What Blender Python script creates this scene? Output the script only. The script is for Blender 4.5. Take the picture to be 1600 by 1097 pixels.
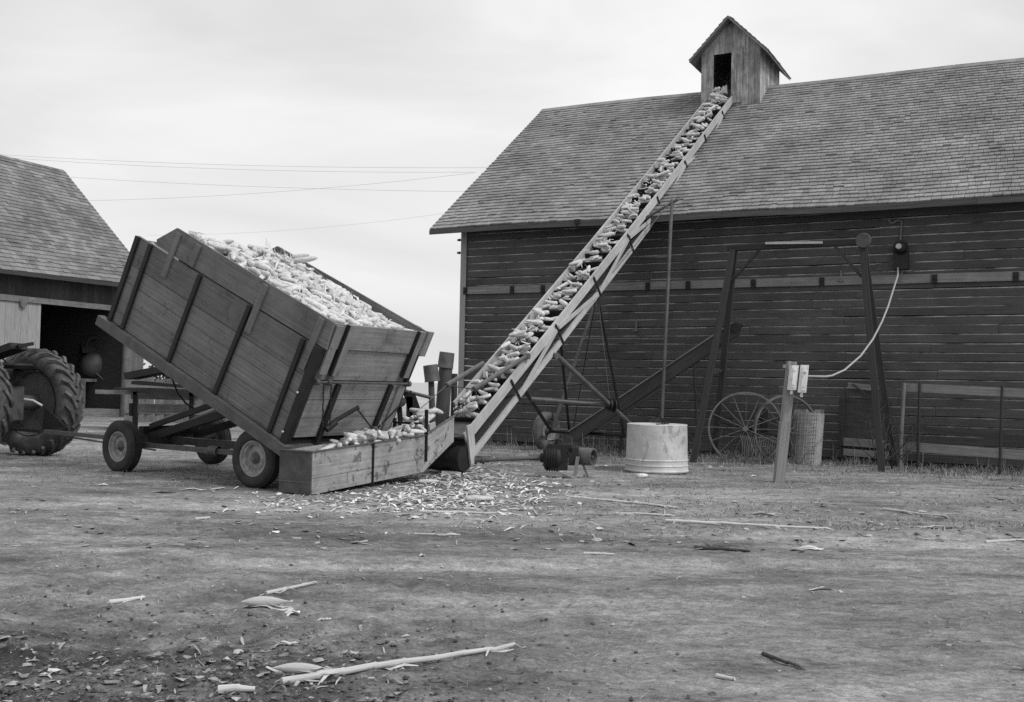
import bpy, math, random
import numpy as np
from math import radians, sin, cos, pi, atan, atan2, sqrt, degrees
from mathutils import Vector, Matrix, noise as mnoise
random.seed(7); rng = np.random.default_rng(7)
for o in list(bpy.data.objects): bpy.data.objects.remove(o)
scene = bpy.context.scene
COL = scene.collection

# ------------------------------------------------------------------ camera, sky, sun, exposure
FPX = 1550.0; HC = 1.27; ROLL = 0.02; PITCH = atan(51.5/FPX)
cam_d = bpy.data.cameras.new('camera'); cam = bpy.data.objects.new('camera', cam_d); COL.objects.link(cam)
scene.camera = cam
cam_d.sensor_width = 36.0; cam_d.lens = FPX/1600*36; cam_d.clip_start = 0.1; cam_d.clip_end = 3000
FW = Vector((0, cos(PITCH), sin(PITCH))); U0 = Vector((0, -sin(PITCH), cos(PITCH))); R0 = Vector((1, 0, 0))
RT = (cos(ROLL)*R0 + sin(ROLL)*U0); UP = (-sin(ROLL)*R0 + cos(ROLL)*U0)
M = Matrix((RT, UP, -FW)).transposed().to_4x4(); M.translation = Vector((0, 0, HC)); cam.matrix_world = M

SUN_EL, SUN_AZ = radians(48), radians(122)       # azimuth clockwise from +Y
world = bpy.data.worlds.new('World'); scene.world = world; world.use_nodes = True
nt = world.node_tree; nt.nodes.clear()
def N_(t, typ, **kw):
    n = t.nodes.new(typ)
    for k, v in kw.items(): setattr(n, k, v)
    return n
out = N_(nt, 'ShaderNodeOutputWorld'); bg = N_(nt, 'ShaderNodeBackground'); bg.inputs[1].default_value = 0.1
sky = N_(nt, 'ShaderNodeTexSky', sky_type='NISHITA', sun_disc=False, sun_elevation=SUN_EL, sun_rotation=SUN_AZ, air_density=1.0, dust_density=2.0)
bw = N_(nt, 'ShaderNodeRGBToBW'); nt.links.new(sky.outputs[0], bw.inputs[0])
tc = N_(nt, 'ShaderNodeTexCoord'); mp = N_(nt, 'ShaderNodeMapping'); mp.inputs['Scale'].default_value = (1.6, 1.6, 5.0)
mp.inputs['Rotation'].default_value = (0, radians(14), 0)
nt.links.new(tc.outputs['Generated'], mp.inputs[0])
cn = N_(nt, 'ShaderNodeTexNoise'); cn.inputs['Scale'].default_value = 1.3; cn.inputs['Detail'].default_value = 5; cn.inputs['Roughness'].default_value = .5
cn.inputs['Distortion'].default_value = .6
nt.links.new(mp.outputs[0], cn.inputs[0])
cr = N_(nt, 'ShaderNodeMapRange'); cr.inputs[1].default_value = .3; cr.inputs[2].default_value = .75; cr.inputs[3].default_value = 5.5; cr.inputs[4].default_value = 8.5
nt.links.new(cn.outputs[0], cr.inputs[0])
# thin overcast: brighter towards the hidden sun (right), greyer to the left
dt = N_(nt, 'ShaderNodeVectorMath', operation='DOT_PRODUCT'); dt.inputs[1].default_value = (.55, .1, .45)
nt.links.new(tc.outputs['Generated'], dt.inputs[0])
gr = N_(nt, 'ShaderNodeMapRange'); gr.inputs[1].default_value = -.35; gr.inputs[2].default_value = .35; gr.inputs[3].default_value = -.9; gr.inputs[4].default_value = .9
nt.links.new(dt.outputs['Value'], gr.inputs[0])
ad = N_(nt, 'ShaderNodeMath', operation='ADD'); nt.links.new(cr.outputs[0], ad.inputs[0]); nt.links.new(gr.outputs[0], ad.inputs[1])
mx = N_(nt, 'ShaderNodeMix', data_type='FLOAT'); mx.inputs[0].default_value = .9
nt.links.new(bw.outputs[0], mx.inputs[2]); nt.links.new(ad.outputs[0], mx.inputs[3])
nt.links.new(mx.outputs[0], bg.inputs[0]); nt.links.new(bg.outputs[0], out.inputs[0])

sl = bpy.data.lights.new('sun', 'SUN'); sl.energy = 1.5; sl.angle = radians(14); sl.color = (1, 1, 1)
so = bpy.data.objects.new('sun', sl); COL.objects.link(so)
sd = Vector((sin(SUN_AZ)*cos(SUN_EL), cos(SUN_AZ)*cos(SUN_EL), sin(SUN_EL)))
so.rotation_euler = sd.to_track_quat('Z', 'Y').to_euler()
scene.view_settings.view_transform = 'Standard'; scene.view_settings.look = 'None'
scene.view_settings.exposure = 0.28; scene.view_settings.gamma = 1.0
scene.cycles.use_denoising = False
scene.cycles.max_bounces = 6

# ------------------------------------------------------------------ geometry helpers
V3 = Vector
def ray(x, y): return FW + RT*((x-800)/FPX) - UP*((y-548.5)/FPX)
def G(x, y, z=0.0):                       # ground point seen at photo pixel
    d = ray(x, y); return V3((0, 0, HC)) + d*((z-HC)/d.z)
def atY(x, y, Y):
    d = ray(x, y); return V3((0, 0, HC)) + d*(Y/d.y)
def tag(o, label=None, cat=None, group=None, kind=None):
    if label: o['label'] = label
    if cat: o['category'] = cat
    if group: o['group'] = group
    if kind: o['kind'] = kind
    return o
def thing(name, loc, label, cat, group=None):
    o = bpy.data.objects.new(name, None); COL.objects.link(o); o.location = loc; o.empty_display_size = .2
    return tag(o, label, cat, group)
ORG = {}
def org(o): return ORG.get(o.name, V3(o.location))
class MB:
    def __init__(s): s.v = []; s.f = []; s.u = []; s.sm = []
    def add(s, vs, fs, us=None, smooth=False):
        b = len(s.v); s.v += [tuple(p) for p in vs]
        for i, f in enumerate(fs):
            s.f.append([b+j for j in f]); s.sm.append(smooth)
            s.u.append(us[i] if us else [(vs[j][0]+vs[j][1]*.3, vs[j][2]) for j in f])
    def box(s, c, X, Y, Z, hx, hy, hz):       # X is the grain axis
        c = V3(c); X = V3(X).normalized(); Y = V3(Y).normalized(); Z = V3(Z).normalized()
        vs = [c+X*(a*hx)+Y*(b*hy)+Z*(d*hz) for a in (-1, 1) for b in (-1, 1) for d in (-1, 1)]
        fs = [(0, 1, 3, 2), (4, 6, 7, 5), (0, 4, 5, 1), (2, 3, 7, 6), (0, 2, 6, 4), (1, 5, 7, 3)]
        ou, ov = random.random()*50, random.random()*50
        loc = [(a*hx, b*hy, d*hz) for a in (-1, 1) for b in (-1, 1) for d in (-1, 1)]
        us = []
        for k, f in enumerate(fs):
            if k < 2: us.append([(ou+loc[j][1], ov+loc[j][2]) for j in f])
            elif k < 4: us.append([(ou+loc[j][0], ov+loc[j][2]) for j in f])
            else: us.append([(ou+loc[j][0], ov+5+loc[j][1]) for j in f])
        if X.cross(Y).dot(Z) < 0: fs = [tuple(reversed(f)) for f in fs]; us = [list(reversed(u)) for u in us]
        s.add(vs, fs, us)
    def beam(s, p0, p1, w, h, up=(0, 0, 1)):
        p0 = V3(p0); p1 = V3(p1); X = (p1-p0).normalized(); Y = V3(up).cross(X)
        if Y.length < 1e-4: Y = V3((1, 0, 0)).cross(X)
        Y.normalize(); Z = X.cross(Y)
        s.box((p0+p1)/2, X, Y, Z, (p1-p0).length/2, w/2, h/2)
    def prism(s, pts, nrm, th):               # flat polygon given thickness along nrm
        n = V3(nrm).normalized()*th; a = [V3(p) for p in pts]; k = len(a); vs = a+[p+n for p in a]
        fs = [tuple(range(k))[::-1], tuple(range(k, 2*k))]+[(i, (i+1) % k, (i+1) % k+k, i+k) for i in range(k)]
        e = (a[1]-a[0]).normalized(); g = n.normalized().cross(e); o = random.random()*40
        us = [[(o+(vs[j]-a[0]).dot(e), o+(vs[j]-a[0]).dot(g)) for j in f] for f in fs]
        s.add(vs, fs, us)
    def tube(s, pts, r, n=8, cap=True, smooth=True):
        pts = [V3(p) for p in pts]; m = len(pts); rs = r if isinstance(r, (list, tuple)) else [r]*m
        t0 = (pts[1]-pts[0]).normalized(); a = t0.orthogonal().normalized(); vs = []; L = 0; Ls = []
        for i, p in enumerate(pts):
            t = (pts[min(i+1, m-1)]-pts[max(i-1, 0)]).normalized()
            a = (a-t*a.dot(t)).normalized(); b = t.cross(a)
            if i: L += (p-pts[i-1]).length
            Ls.append(L)
            vs += [p+(a*cos(2*pi*k/n)+b*sin(2*pi*k/n))*rs[i] for k in range(n)]
        fs = []; us = []; o = random.random()*30
        for i in range(m-1):
            for k in range(n):
                q = (k+1) % n; fs.append((i*n+k, i*n+q, (i+1)*n+q, (i+1)*n+k))
                us.append([(o+Ls[i], k*.05), (o+Ls[i], (k+1)*.05), (o+Ls[i+1], (k+1)*.05), (o+Ls[i+1], k*.05)])
        s.add(vs, fs, us, smooth)
        if cap:
            s.add(vs[:n], [tuple(range(n))[::-1]]); s.add(vs[-n:], [tuple(range(n))])
    def lathe(s, c, axis, prof, n=24, smooth=True, a0=None):   # prof: [(offset along axis, radius)]
        c = V3(c); t = V3(axis).normalized(); a = (a0 or t.orthogonal()).normalized(); b = t.cross(a)
        runs = [[prof[0]]]
        for i in range(1, len(prof)):
            runs[-1].append(prof[i])
            if i < len(prof)-1:
                d1 = (prof[i][0]-prof[i-1][0], prof[i][1]-prof[i-1][1]); d2 = (prof[i+1][0]-prof[i][0], prof[i+1][1]-prof[i][1])
                an = abs(atan2(d1[0]*d2[1]-d1[1]*d2[0], d1[0]*d2[0]+d1[1]*d2[1]))
                if an > .6: runs.append([prof[i]])
        for prof in runs:
            vs = []
            for (h, r) in prof: vs += [c+t*h+(a*cos(2*pi*k/n)+b*sin(2*pi*k/n))*r for k in range(n)]
            fs = []; us = []
            for i in range(len(prof)-1):
                for k in range(n):
                    q = (k+1) % n; fs.append((i*n+k, i*n+q, (i+1)*n+q, (i+1)*n+k))
                    us.append([(k*.1, prof[i][0]), ((k+1)*.1, prof[i][0]), ((k+1)*.1, prof[i+1][0]), (k*.1, prof[i+1][0])])
            s.add(vs, fs, us, smooth)
    def build(s, name, mat, parent=None, at=None):
        me = bpy.data.meshes.new(name)
        if parent is not None: g = org(parent)
        elif at is not None: g = V3(at)
        else:
            A = np.array(s.v); g = V3(((A[:, 0].min()+A[:, 0].max())/2, (A[:, 1].min()+A[:, 1].max())/2, A[:, 2].min()))
        me.from_pydata([(x-g.x, y-g.y, z-g.z) for x, y, z in s.v], [], s.f)
        uvl = me.uv_layers.new(name='UVMap'); k = 0; buf = []
        for u in s.u:
            for c in u: buf += [c[0], c[1]]
        uvl.data.foreach_set('uv', buf); me.polygons.foreach_set('use_smooth', s.sm)
        me.materials.append(mat); me.update()
        o = bpy.data.objects.new(name, me); COL.objects.link(o); ORG[o.name] = g
        if parent is not None: o.parent = parent
        else: o.location = g
        return o

# ------------------------------------------------------------------ materials (the photograph is black and white: greys)
def mat(name, col, amp=.35, scale=(2, 30, 1), coord='UV', nscale=1.0, rough=.85, isl=.15, bump=.3, obj=0.0, metal=0.0, spec=.3, blotch=0.0, bscale=1.2, detail=5, stain=0.0, sscale=7, sth=.56, stch=(1, 1, 1)):
    m = bpy.data.materials.new(name); m.use_nodes = True; t = m.node_tree; t.nodes.clear()
    o = N_(t, 'ShaderNodeOutputMaterial'); p = N_(t, 'ShaderNodeBsdfPrincipled'); t.links.new(p.outputs[0], o.inputs[0])
    tc = N_(t, 'ShaderNodeTexCoord'); mp = N_(t, 'ShaderNodeMapping'); mp.inputs['Scale'].default_value = scale
    t.links.new(tc.outputs[coord], mp.inputs[0])
    n = N_(t, 'ShaderNodeTexNoise'); n.inputs['Scale'].default_value = nscale; n.inputs['Detail'].default_value = detail; n.inputs['Roughness'].default_value = .65
    t.links.new(mp.outputs[0], n.inputs[0])
    r = N_(t, 'ShaderNodeMapRange'); r.inputs[1].default_value = .25; r.inputs[2].default_value = .75
    r.inputs[3].default_value = 1-amp; r.inputs[4].default_value = 1+amp; t.links.new(n.outputs[0], r.inputs[0])
    cur = r.outputs[0]
    def mul(a, b):
        x = N_(t, 'ShaderNodeMath', operation='MULTIPLY'); t.links.new(a, x.inputs[0]); t.links.new(b, x.inputs[1]); return x.outputs[0]
    if isl:
        g = N_(t, 'ShaderNodeNewGeometry'); q = N_(t, 'ShaderNodeMapRange'); q.inputs[3].default_value = 1-isl; q.inputs[4].default_value = 1+isl
        t.links.new(g.outputs['Random Per Island'], q.inputs[0]); cur = mul(cur, q.outputs[0])
    if obj:
        g = N_(t, 'ShaderNodeObjectInfo'); q = N_(t, 'ShaderNodeMapRange'); q.inputs[3].default_value = 1-obj; q.inputs[4].default_value = 1+obj
        t.links.new(g.outputs['Random'], q.inputs[0]); cur = mul(cur, q.outputs[0])
    if blotch:
        n2 = N_(t, 'ShaderNodeTexNoise'); n2.inputs['Scale'].default_value = bscale; n2.inputs['Detail'].default_value = 6; n2.inputs['Roughness'].default_value = .7
        t.links.new(tc.outputs['Object'], n2.inputs[0])
        q = N_(t, 'ShaderNodeMapRange'); q.inputs[1].default_value = .35; q.inputs[2].default_value = .65; q.inputs[3].default_value = 1-blotch; q.inputs[4].default_value = 1+blotch
        t.links.new(n2.outputs[0], q.inputs[0]); cur = mul(cur, q.outputs[0])
    if stain:                                 # dirt and flaked patches with a shape of their own
        mq = N_(t, 'ShaderNodeMapping'); mq.inputs['Scale'].default_value = stch; t.links.new(tc.outputs['Object'], mq.inputs[0])
        n3 = N_(t, 'ShaderNodeTexNoise'); n3.inputs['Scale'].default_value = sscale; n3.inputs['Detail'].default_value = 9; n3.inputs['Roughness'].default_value = .72; n3.inputs['Distortion'].default_value = .5
        t.links.new(mq.outputs[0], n3.inputs[0])
        q = N_(t, 'ShaderNodeMapRange'); q.inputs[1].default_value = sth; q.inputs[2].default_value = sth+.03; q.inputs[3].default_value = 1; q.inputs[4].default_value = 1-stain
        t.links.new(n3.outputs[0], q.inputs[0]); cur = mul(cur, q.outputs[0])
    x = N_(t, 'ShaderNodeMath', operation='MULTIPLY'); x.inputs[1].default_value = col; t.links.new(cur, x.inputs[0])
    t.links.new(x.outputs[0], p.inputs['Base Color'])
    p.inputs['Roughness'].default_value = rough; p.inputs['Metallic'].default_value = metal; p.inputs['Specular IOR Level'].default_value = spec
    if bump:
        b = N_(t, 'ShaderNodeBump'); b.inputs['Strength'].default_value = bump; b.inputs['Distance'].default_value = .01
        t.links.new(n.outputs[0], b.inputs['Height']); t.links.new(b.outputs[0], p.inputs['Normal'])
    m['c'] = col
    return m
WOOD = (1.2, 28, 1)
M_side = mat('painted_box_boards', .145, .30, (1.0, 34, 1), isl=.16, blotch=.2, bscale=1.8, stain=.25, sscale=4, sth=.58)
M_gate = mat('bare_tailgate_boards', .23, .3, WOOD, isl=.14, blotch=.2, bscale=3, stain=.3, sscale=5, sth=.58)
M_stake = mat('dark_iron', .020, .3, (5, 5, 5), 'Object', isl=.1, rough=.6, bump=.2)
M_steel = mat('worn_steel', .085, .35, (7, 7, 7), 'Object', isl=.1, rough=.5, bump=.2)
M_pipe = mat('grey_pipe', .11, .35, (7, 7, 7), 'Object', isl=.1, rough=.5, bump=.2)
M_bright = mat('bright_steel', .5, .2, (9, 9, 9), 'Object', isl=0, rough=.35, bump=.1)
M_rubber = mat('dusty_rubber', .035, .45, (9, 9, 9), 'Object', isl=.1, rough=.8, bump=.3)
M_rim = mat('painted_rim', .26, .35, (14, 14, 14), 'Object', isl=0, rough=.6, bump=.2, blotch=.25, bscale=9)
M_trough = mat('worn_trough_boards', .29, .35, WOOD, isl=.12, blotch=.2, bscale=4, stain=.6, sscale=5, sth=.555)
M_elev = mat('weathered_elevator_boards', .42, .25, WOOD, isl=.12, blotch=.12, bscale=4)
M_old = mat('grey_old_wood', .17, .4, WOOD, isl=.15, blotch=.2, bscale=4)
M_dkwood = mat('dark_old_wood', .05, .4, WOOD, isl=.15)
M_hoist = mat('dark_hoist_timber', .042, .4, WOOD, isl=.15)
M_hoist2 = mat('grey_brown_post', .085, .4, WOOD, isl=.1)
M_band = mat('faded_band_board', .20, .35, WOOD, isl=.12, blotch=.15, bscale=2)
M_trim = mat('weathered_corner_trim', .3, .3, WOOD, isl=.05)
M_shingle = mat('wood_shingles', .235, .34, (6, 40, 1), isl=.17, blotch=.26, bscale=.8, bump=.4)
M_shingle2 = mat('old_wood_shingles', .18, .4, (6, 40, 1), isl=.25, blotch=.25, bscale=.8, bump=.4)
M_cup = mat('weathered_cupola_boards', .29, .55, (3, 18, 1), isl=.25, blotch=.3, bscale=2.5, stain=.4, sscale=3, sth=.56, stch=(2, 2, .4))
M_white = mat('white_enamel', .72, .15, (8, 8, 8), 'Object', isl=.03, rough=.5, bump=.1, stain=.45, sscale=14, sth=.58)
M_galv = mat('galvanised_sheet', .55, .16, (1.2, 1.2, 5), 'Object', isl=.0, rough=.5, bump=.08, blotch=.16, bscale=3, spec=.4, stain=.35, sscale=2.6, sth=.57, stch=(1, 1, .45))
M_post = mat('split_post_wood', .24, .4, WOOD, isl=.1)
M_cable = mat('pale_cable', .36, .1, (9, 9, 9), 'Object', isl=0, bump=0)
M_wire = mat('overhead_wire', .60, .1, (1, 1, 1), 'Object', isl=0, bump=0)
M_corn = mat('husked_corn', .60, .30, (60, 60, 60), 'Object', isl=.16, obj=.14, rough=.6, bump=.35, detail=2, blotch=.2, bscale=11)
M_husk = mat('dry_husk', .62, .3, (12, 12, 12), 'Object', isl=.3, rough=.8, bump=.2)
M_stalk = mat('dry_stalk', .50, .45, (5, 70, 1), 'UV', isl=.2, rough=.8, bump=.2, obj=.1)
M_pod = mat('wrapped_husk', .5, .5, (4, 45, 1), 'UV', isl=.1, rough=.8, bump=.5)
M_dkstalk = mat('weathered_stick', .06, .3, (12, 12, 12), 'Object', isl=.2, rough=.8)
M_grass = mat('dry_grass', .24, .3, (6, 6, 6), 'Object', isl=.5, rough=.9, bump=0)
M_litter = mat('husk_scraps', .55, .3, (12, 12, 12), 'Object', isl=.55, rough=.8, bump=0)
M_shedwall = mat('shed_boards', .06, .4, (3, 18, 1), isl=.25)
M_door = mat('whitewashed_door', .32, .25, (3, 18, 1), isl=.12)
M_dark = mat('barn_interior', .02, .2, (3, 3, 3), 'Object', isl=0, bump=0)
M_tank = mat('fuel_tank_paint', .08, .2, (5, 5, 5), 'Object', isl=0, rough=.5)
M_tyre3 = mat('sun_bleached_rubber', .13, .4, (8, 8, 8), 'Object', isl=.1, rough=.9, bump=.3)
M_tyre2 = mat('muddy_tractor_rubber', .10, .5, (8, 8, 8), 'Object', isl=.2, rough=.9, bump=.4, blotch=.3, bscale=5)
M_mesh = mat('rusty_wire_mesh', .3, .3, (9, 9, 9), 'Object', isl=.3, bump=0)
M_rake = mat('rusty_rake_iron', .14, .3, (9, 9, 9), 'Object', isl=.2, bump=0)
M_brush = mat('dead_vine', .07, .4, (9, 9, 9), 'Object', isl=.5, bump=0)

# siding: broken pale top arris, wear and sky-lit edge painted as one colour
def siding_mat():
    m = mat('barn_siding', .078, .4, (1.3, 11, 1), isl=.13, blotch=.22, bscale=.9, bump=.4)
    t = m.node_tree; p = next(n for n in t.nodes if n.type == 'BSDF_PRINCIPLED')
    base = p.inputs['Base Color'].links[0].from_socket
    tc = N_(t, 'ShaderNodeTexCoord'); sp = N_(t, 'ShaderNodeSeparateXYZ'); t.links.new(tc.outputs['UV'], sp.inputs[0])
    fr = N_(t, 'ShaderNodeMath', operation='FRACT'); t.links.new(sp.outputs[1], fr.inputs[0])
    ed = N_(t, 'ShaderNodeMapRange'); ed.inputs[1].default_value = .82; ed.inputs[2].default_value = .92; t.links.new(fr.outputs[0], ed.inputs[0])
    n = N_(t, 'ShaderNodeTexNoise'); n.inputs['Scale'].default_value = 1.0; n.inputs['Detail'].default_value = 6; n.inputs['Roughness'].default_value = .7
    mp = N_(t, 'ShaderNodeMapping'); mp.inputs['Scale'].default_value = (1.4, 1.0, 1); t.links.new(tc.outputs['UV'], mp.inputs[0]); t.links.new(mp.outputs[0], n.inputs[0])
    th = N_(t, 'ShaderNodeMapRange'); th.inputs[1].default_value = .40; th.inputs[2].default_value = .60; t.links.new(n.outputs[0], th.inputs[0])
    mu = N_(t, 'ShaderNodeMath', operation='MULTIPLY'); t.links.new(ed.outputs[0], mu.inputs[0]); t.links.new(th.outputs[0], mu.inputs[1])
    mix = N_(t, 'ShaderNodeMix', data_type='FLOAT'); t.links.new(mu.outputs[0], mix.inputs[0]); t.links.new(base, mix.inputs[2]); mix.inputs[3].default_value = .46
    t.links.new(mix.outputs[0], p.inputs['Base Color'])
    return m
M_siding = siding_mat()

# ------------------------------------------------------------------ ground
def fbm(x, y, s=1.0): return mnoise.fractal(V3((x*s, y*s, 3.1)), .9, 2.1, 4)
def gz(x, y):
    if y > 60 or abs(x) > 60: return 0.0
    k = min(1.0, max(0.0, (y-1)/2))*min(1, max(0, (60-y)/20))
    rut = sin(y*2.1+.15*x+1.3*fbm(x, y, .25))*.008 + sin(y*5.3-.1*x+2.0*fbm(x*.4+9, y, .3))*.006
    near = max(0, min(1, (7.2-y)/1.5))*max(0, min(1, (1.2-x)/2))
    clod = .008*fbm(x*.8, y*1.3, 3.3)+.012*fbm(x, y*1.4, 9.0)
    cl2 = near*.03*abs(fbm(x+3, y, 4.2))*1.6
    w_ = .25*fbm(x*.3, 2.0, 1.0)
    trk = sum(-.03*math.exp(-((y-y0-.06*x-w_)/.11)**2)+.014*math.exp(-((y-y0-.06*x-w_-.2)/.09)**2) for y0 in (6.9, 8.5, 9.9))
    return k*(rut+trk+clod*(1+near*.8)+.02*fbm(x, y, .35)+cl2-.006-.05*near*max(0, sin(y*2.6-.5*x+.8)))
xs = np.concatenate([-np.geomspace(900, 13.2, 26), np.arange(-13, 13.01, .065), np.geomspace(13.2, 900, 26)])
ys = np.concatenate([np.arange(-12, 2.5, .6), np.arange(2.6, 9.5, .045), np.arange(9.5, 24, .075), np.geomspace(24.2, 2200, 60)])
nx, ny = len(xs), len(ys); gv = []
for y in ys:
    for x in xs: gv.append((x, y, gz(x, y)))
gf = [(j*nx+i, j*nx+i+1, (j+1)*nx+i+1, (j+1)*nx+i) for j in range(ny-1) for i in range(nx-1)]
me = bpy.data.meshes.new('ground'); me.from_pydata(gv, [], gf); me.polygons.foreach_set('use_smooth', [True]*len(gf))
ground = bpy.data.objects.new('ground', me); COL.objects.link(ground); tag(ground, kind='structure', label='bare farmyard earth strewn with husks, fading to a stubble field', cat='ground')
def ground_mat():
    m = bpy.data.materials.new('farmyard_earth'); m.use_nodes = True; t = m.node_tree; t.nodes.clear()
    o = N_(t, 'ShaderNodeOutputMaterial'); p = N_(t, 'ShaderNodeBsdfPrincipled'); t.links.new(p.outputs[0], o.inputs[0])
    p.inputs['Roughness'].default_value = .95; p.inputs['Specular IOR Level'].default_value = .15
    tc = N_(t, 'ShaderNodeTexCoord')
    def noise(scale, sc=(1, 1, 1), det=6, rot=0, ro=.65):
        mp = N_(t, 'ShaderNodeMapping'); mp.inputs['Scale'].default_value = sc; mp.inputs['Rotation'].default_value = (0, 0, rot); t.links.new(tc.outputs['Object'], mp.inputs[0])
        n = N_(t, 'ShaderNodeTexNoise'); n.inputs['Scale'].default_value = scale; n.inputs['Detail'].default_value = det; n.inputs['Roughness'].default_value = ro
        t.links.new(mp.outputs[0], n.inputs[0]); return n.outputs[0]
    def rng_(s, a, b, c, d):
        r = N_(t, 'ShaderNodeMapRange'); r.inputs[1].default_value = a; r.inputs[2].default_value = b; r.inputs[3].default_value = c; r.inputs[4].default_value = d; t.links.new(s, r.inputs[0]); return r.outputs[0]
    def mth(op, a, b):
        x = N_(t, 'ShaderNodeMath', operation=op)
        for i, q in enumerate((a, b)):
            if isinstance(q, (int, float)): x.inputs[i].default_value = q
            else: t.links.new(q, x.inputs[i])
        return x.outputs[0]
    def mixf(f, a, b):
        x = N_(t, 'ShaderNodeMix', data_type='FLOAT'); t.links.new(f, x.inputs[0])
        for i, q in ((2, a), (3, b)):
            if isinstance(q, (int, float)): x.inputs[i].default_value = q
            else: t.links.new(q, x.inputs[i])
        return x.outputs[0]
    big = rng_(noise(.45, (.45, 1.5, 1), 5), .38, .62, .62, 1.38)
    streak = rng_(noise(2.2, (.75, 1.5, 1), 9, radians(-6), .72), .34, .66, .62, 1.38)
    fine = rng_(noise(48, (.9, 1.2, 1), 6, .3, .85), .32, .68, .58, 1.42)
    clod = rng_(noise(13, (.8, 1.4, 1), 8, .1, .8), .33, .67, .58, 1.42)
    c = mth('MULTIPLY', mth('MULTIPLY', big, streak), mth('MULTIPLY', fine, clod))
    # broken damp soil patches
    wet = rng_(noise(.9, (.6, 1.6, 1), 8, 0, .7), .50, .62, 0, 1)
    wet2 = rng_(noise(6, (.6, 1.8, 1), 6), .42, .62, 0, 1)
    sep = N_(t, 'ShaderNodeSeparateXYZ'); t.links.new(tc.outputs['Object'], sep.inputs[0])
    fore = mth('MULTIPLY', rng_(sep.outputs[1], 6.8, 4.6, 0, 1), rng_(sep.outputs[0], 1.2, -1.2, 0, 1))
    dk = mth('MAXIMUM', mth('MULTIPLY', mth('MULTIPLY', wet, wet2), .55), mth('MULTIPLY', fore, rng_(noise(2.1, (.8, 1.4, 1), 9, 0, .75), .36, .54, 0, 1.0)))
    base = mixf(dk, .245, .06)
    tr1 = rng_(noise(1.0, (.10, 1.7, 1), 4, radians(-3), .6), .53, .63, 0, 1); tr2 = rng_(noise(7, (.5, 1.8, 1), 7, 0, .75), .38, .60, 0, 1)  # long dark rut streaks: shade of the grooves painted into the soil colour
    base_tr = mth('MULTIPLY', mth('MULTIPLY', tr1, tr2), .62); dk = mth('MAXIMUM', dk, base_tr); base = mixf(dk, .25, .075)
    # chaff flecks
    fl = rng_(noise(60, (.6, 1.3, 1), 3), .64, .70, 0, .8)
    df = rng_(noise(17, (.6, 1.5, 1), 5, 0, .7), .36, .30, 0, .75)
    base = mth('MULTIPLY', base, c); base = mixf(fl, base, .42); base = mixf(df, base, .07)
    far = rng_(sep.outputs[1], 24, 60, 0, 1)
    fieldc = mth('MULTIPLY', rng_(noise(.12, (.4, 2, 1), 5), .3, .7, .34, .55), 1.0)
    base = mixf(far, base, fieldc)
    t.links.new(base, p.inputs['Base Color'])
    hb = mth('ADD', mth('MULTIPLY', noise(38, (1, 1.3, 1), 5), .35), noise(9, (.8, 1.5, 1), 7))
    b = N_(t, 'ShaderNodeBump'); b.inputs['Strength'].default_value = .9; b.inputs['Distance'].default_value = .04; t.links.new(hb, b.inputs['Height']); t.links.new(b.outputs[0], p.inputs['Normal'])
    return m
me.materials.append(ground_mat())

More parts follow.
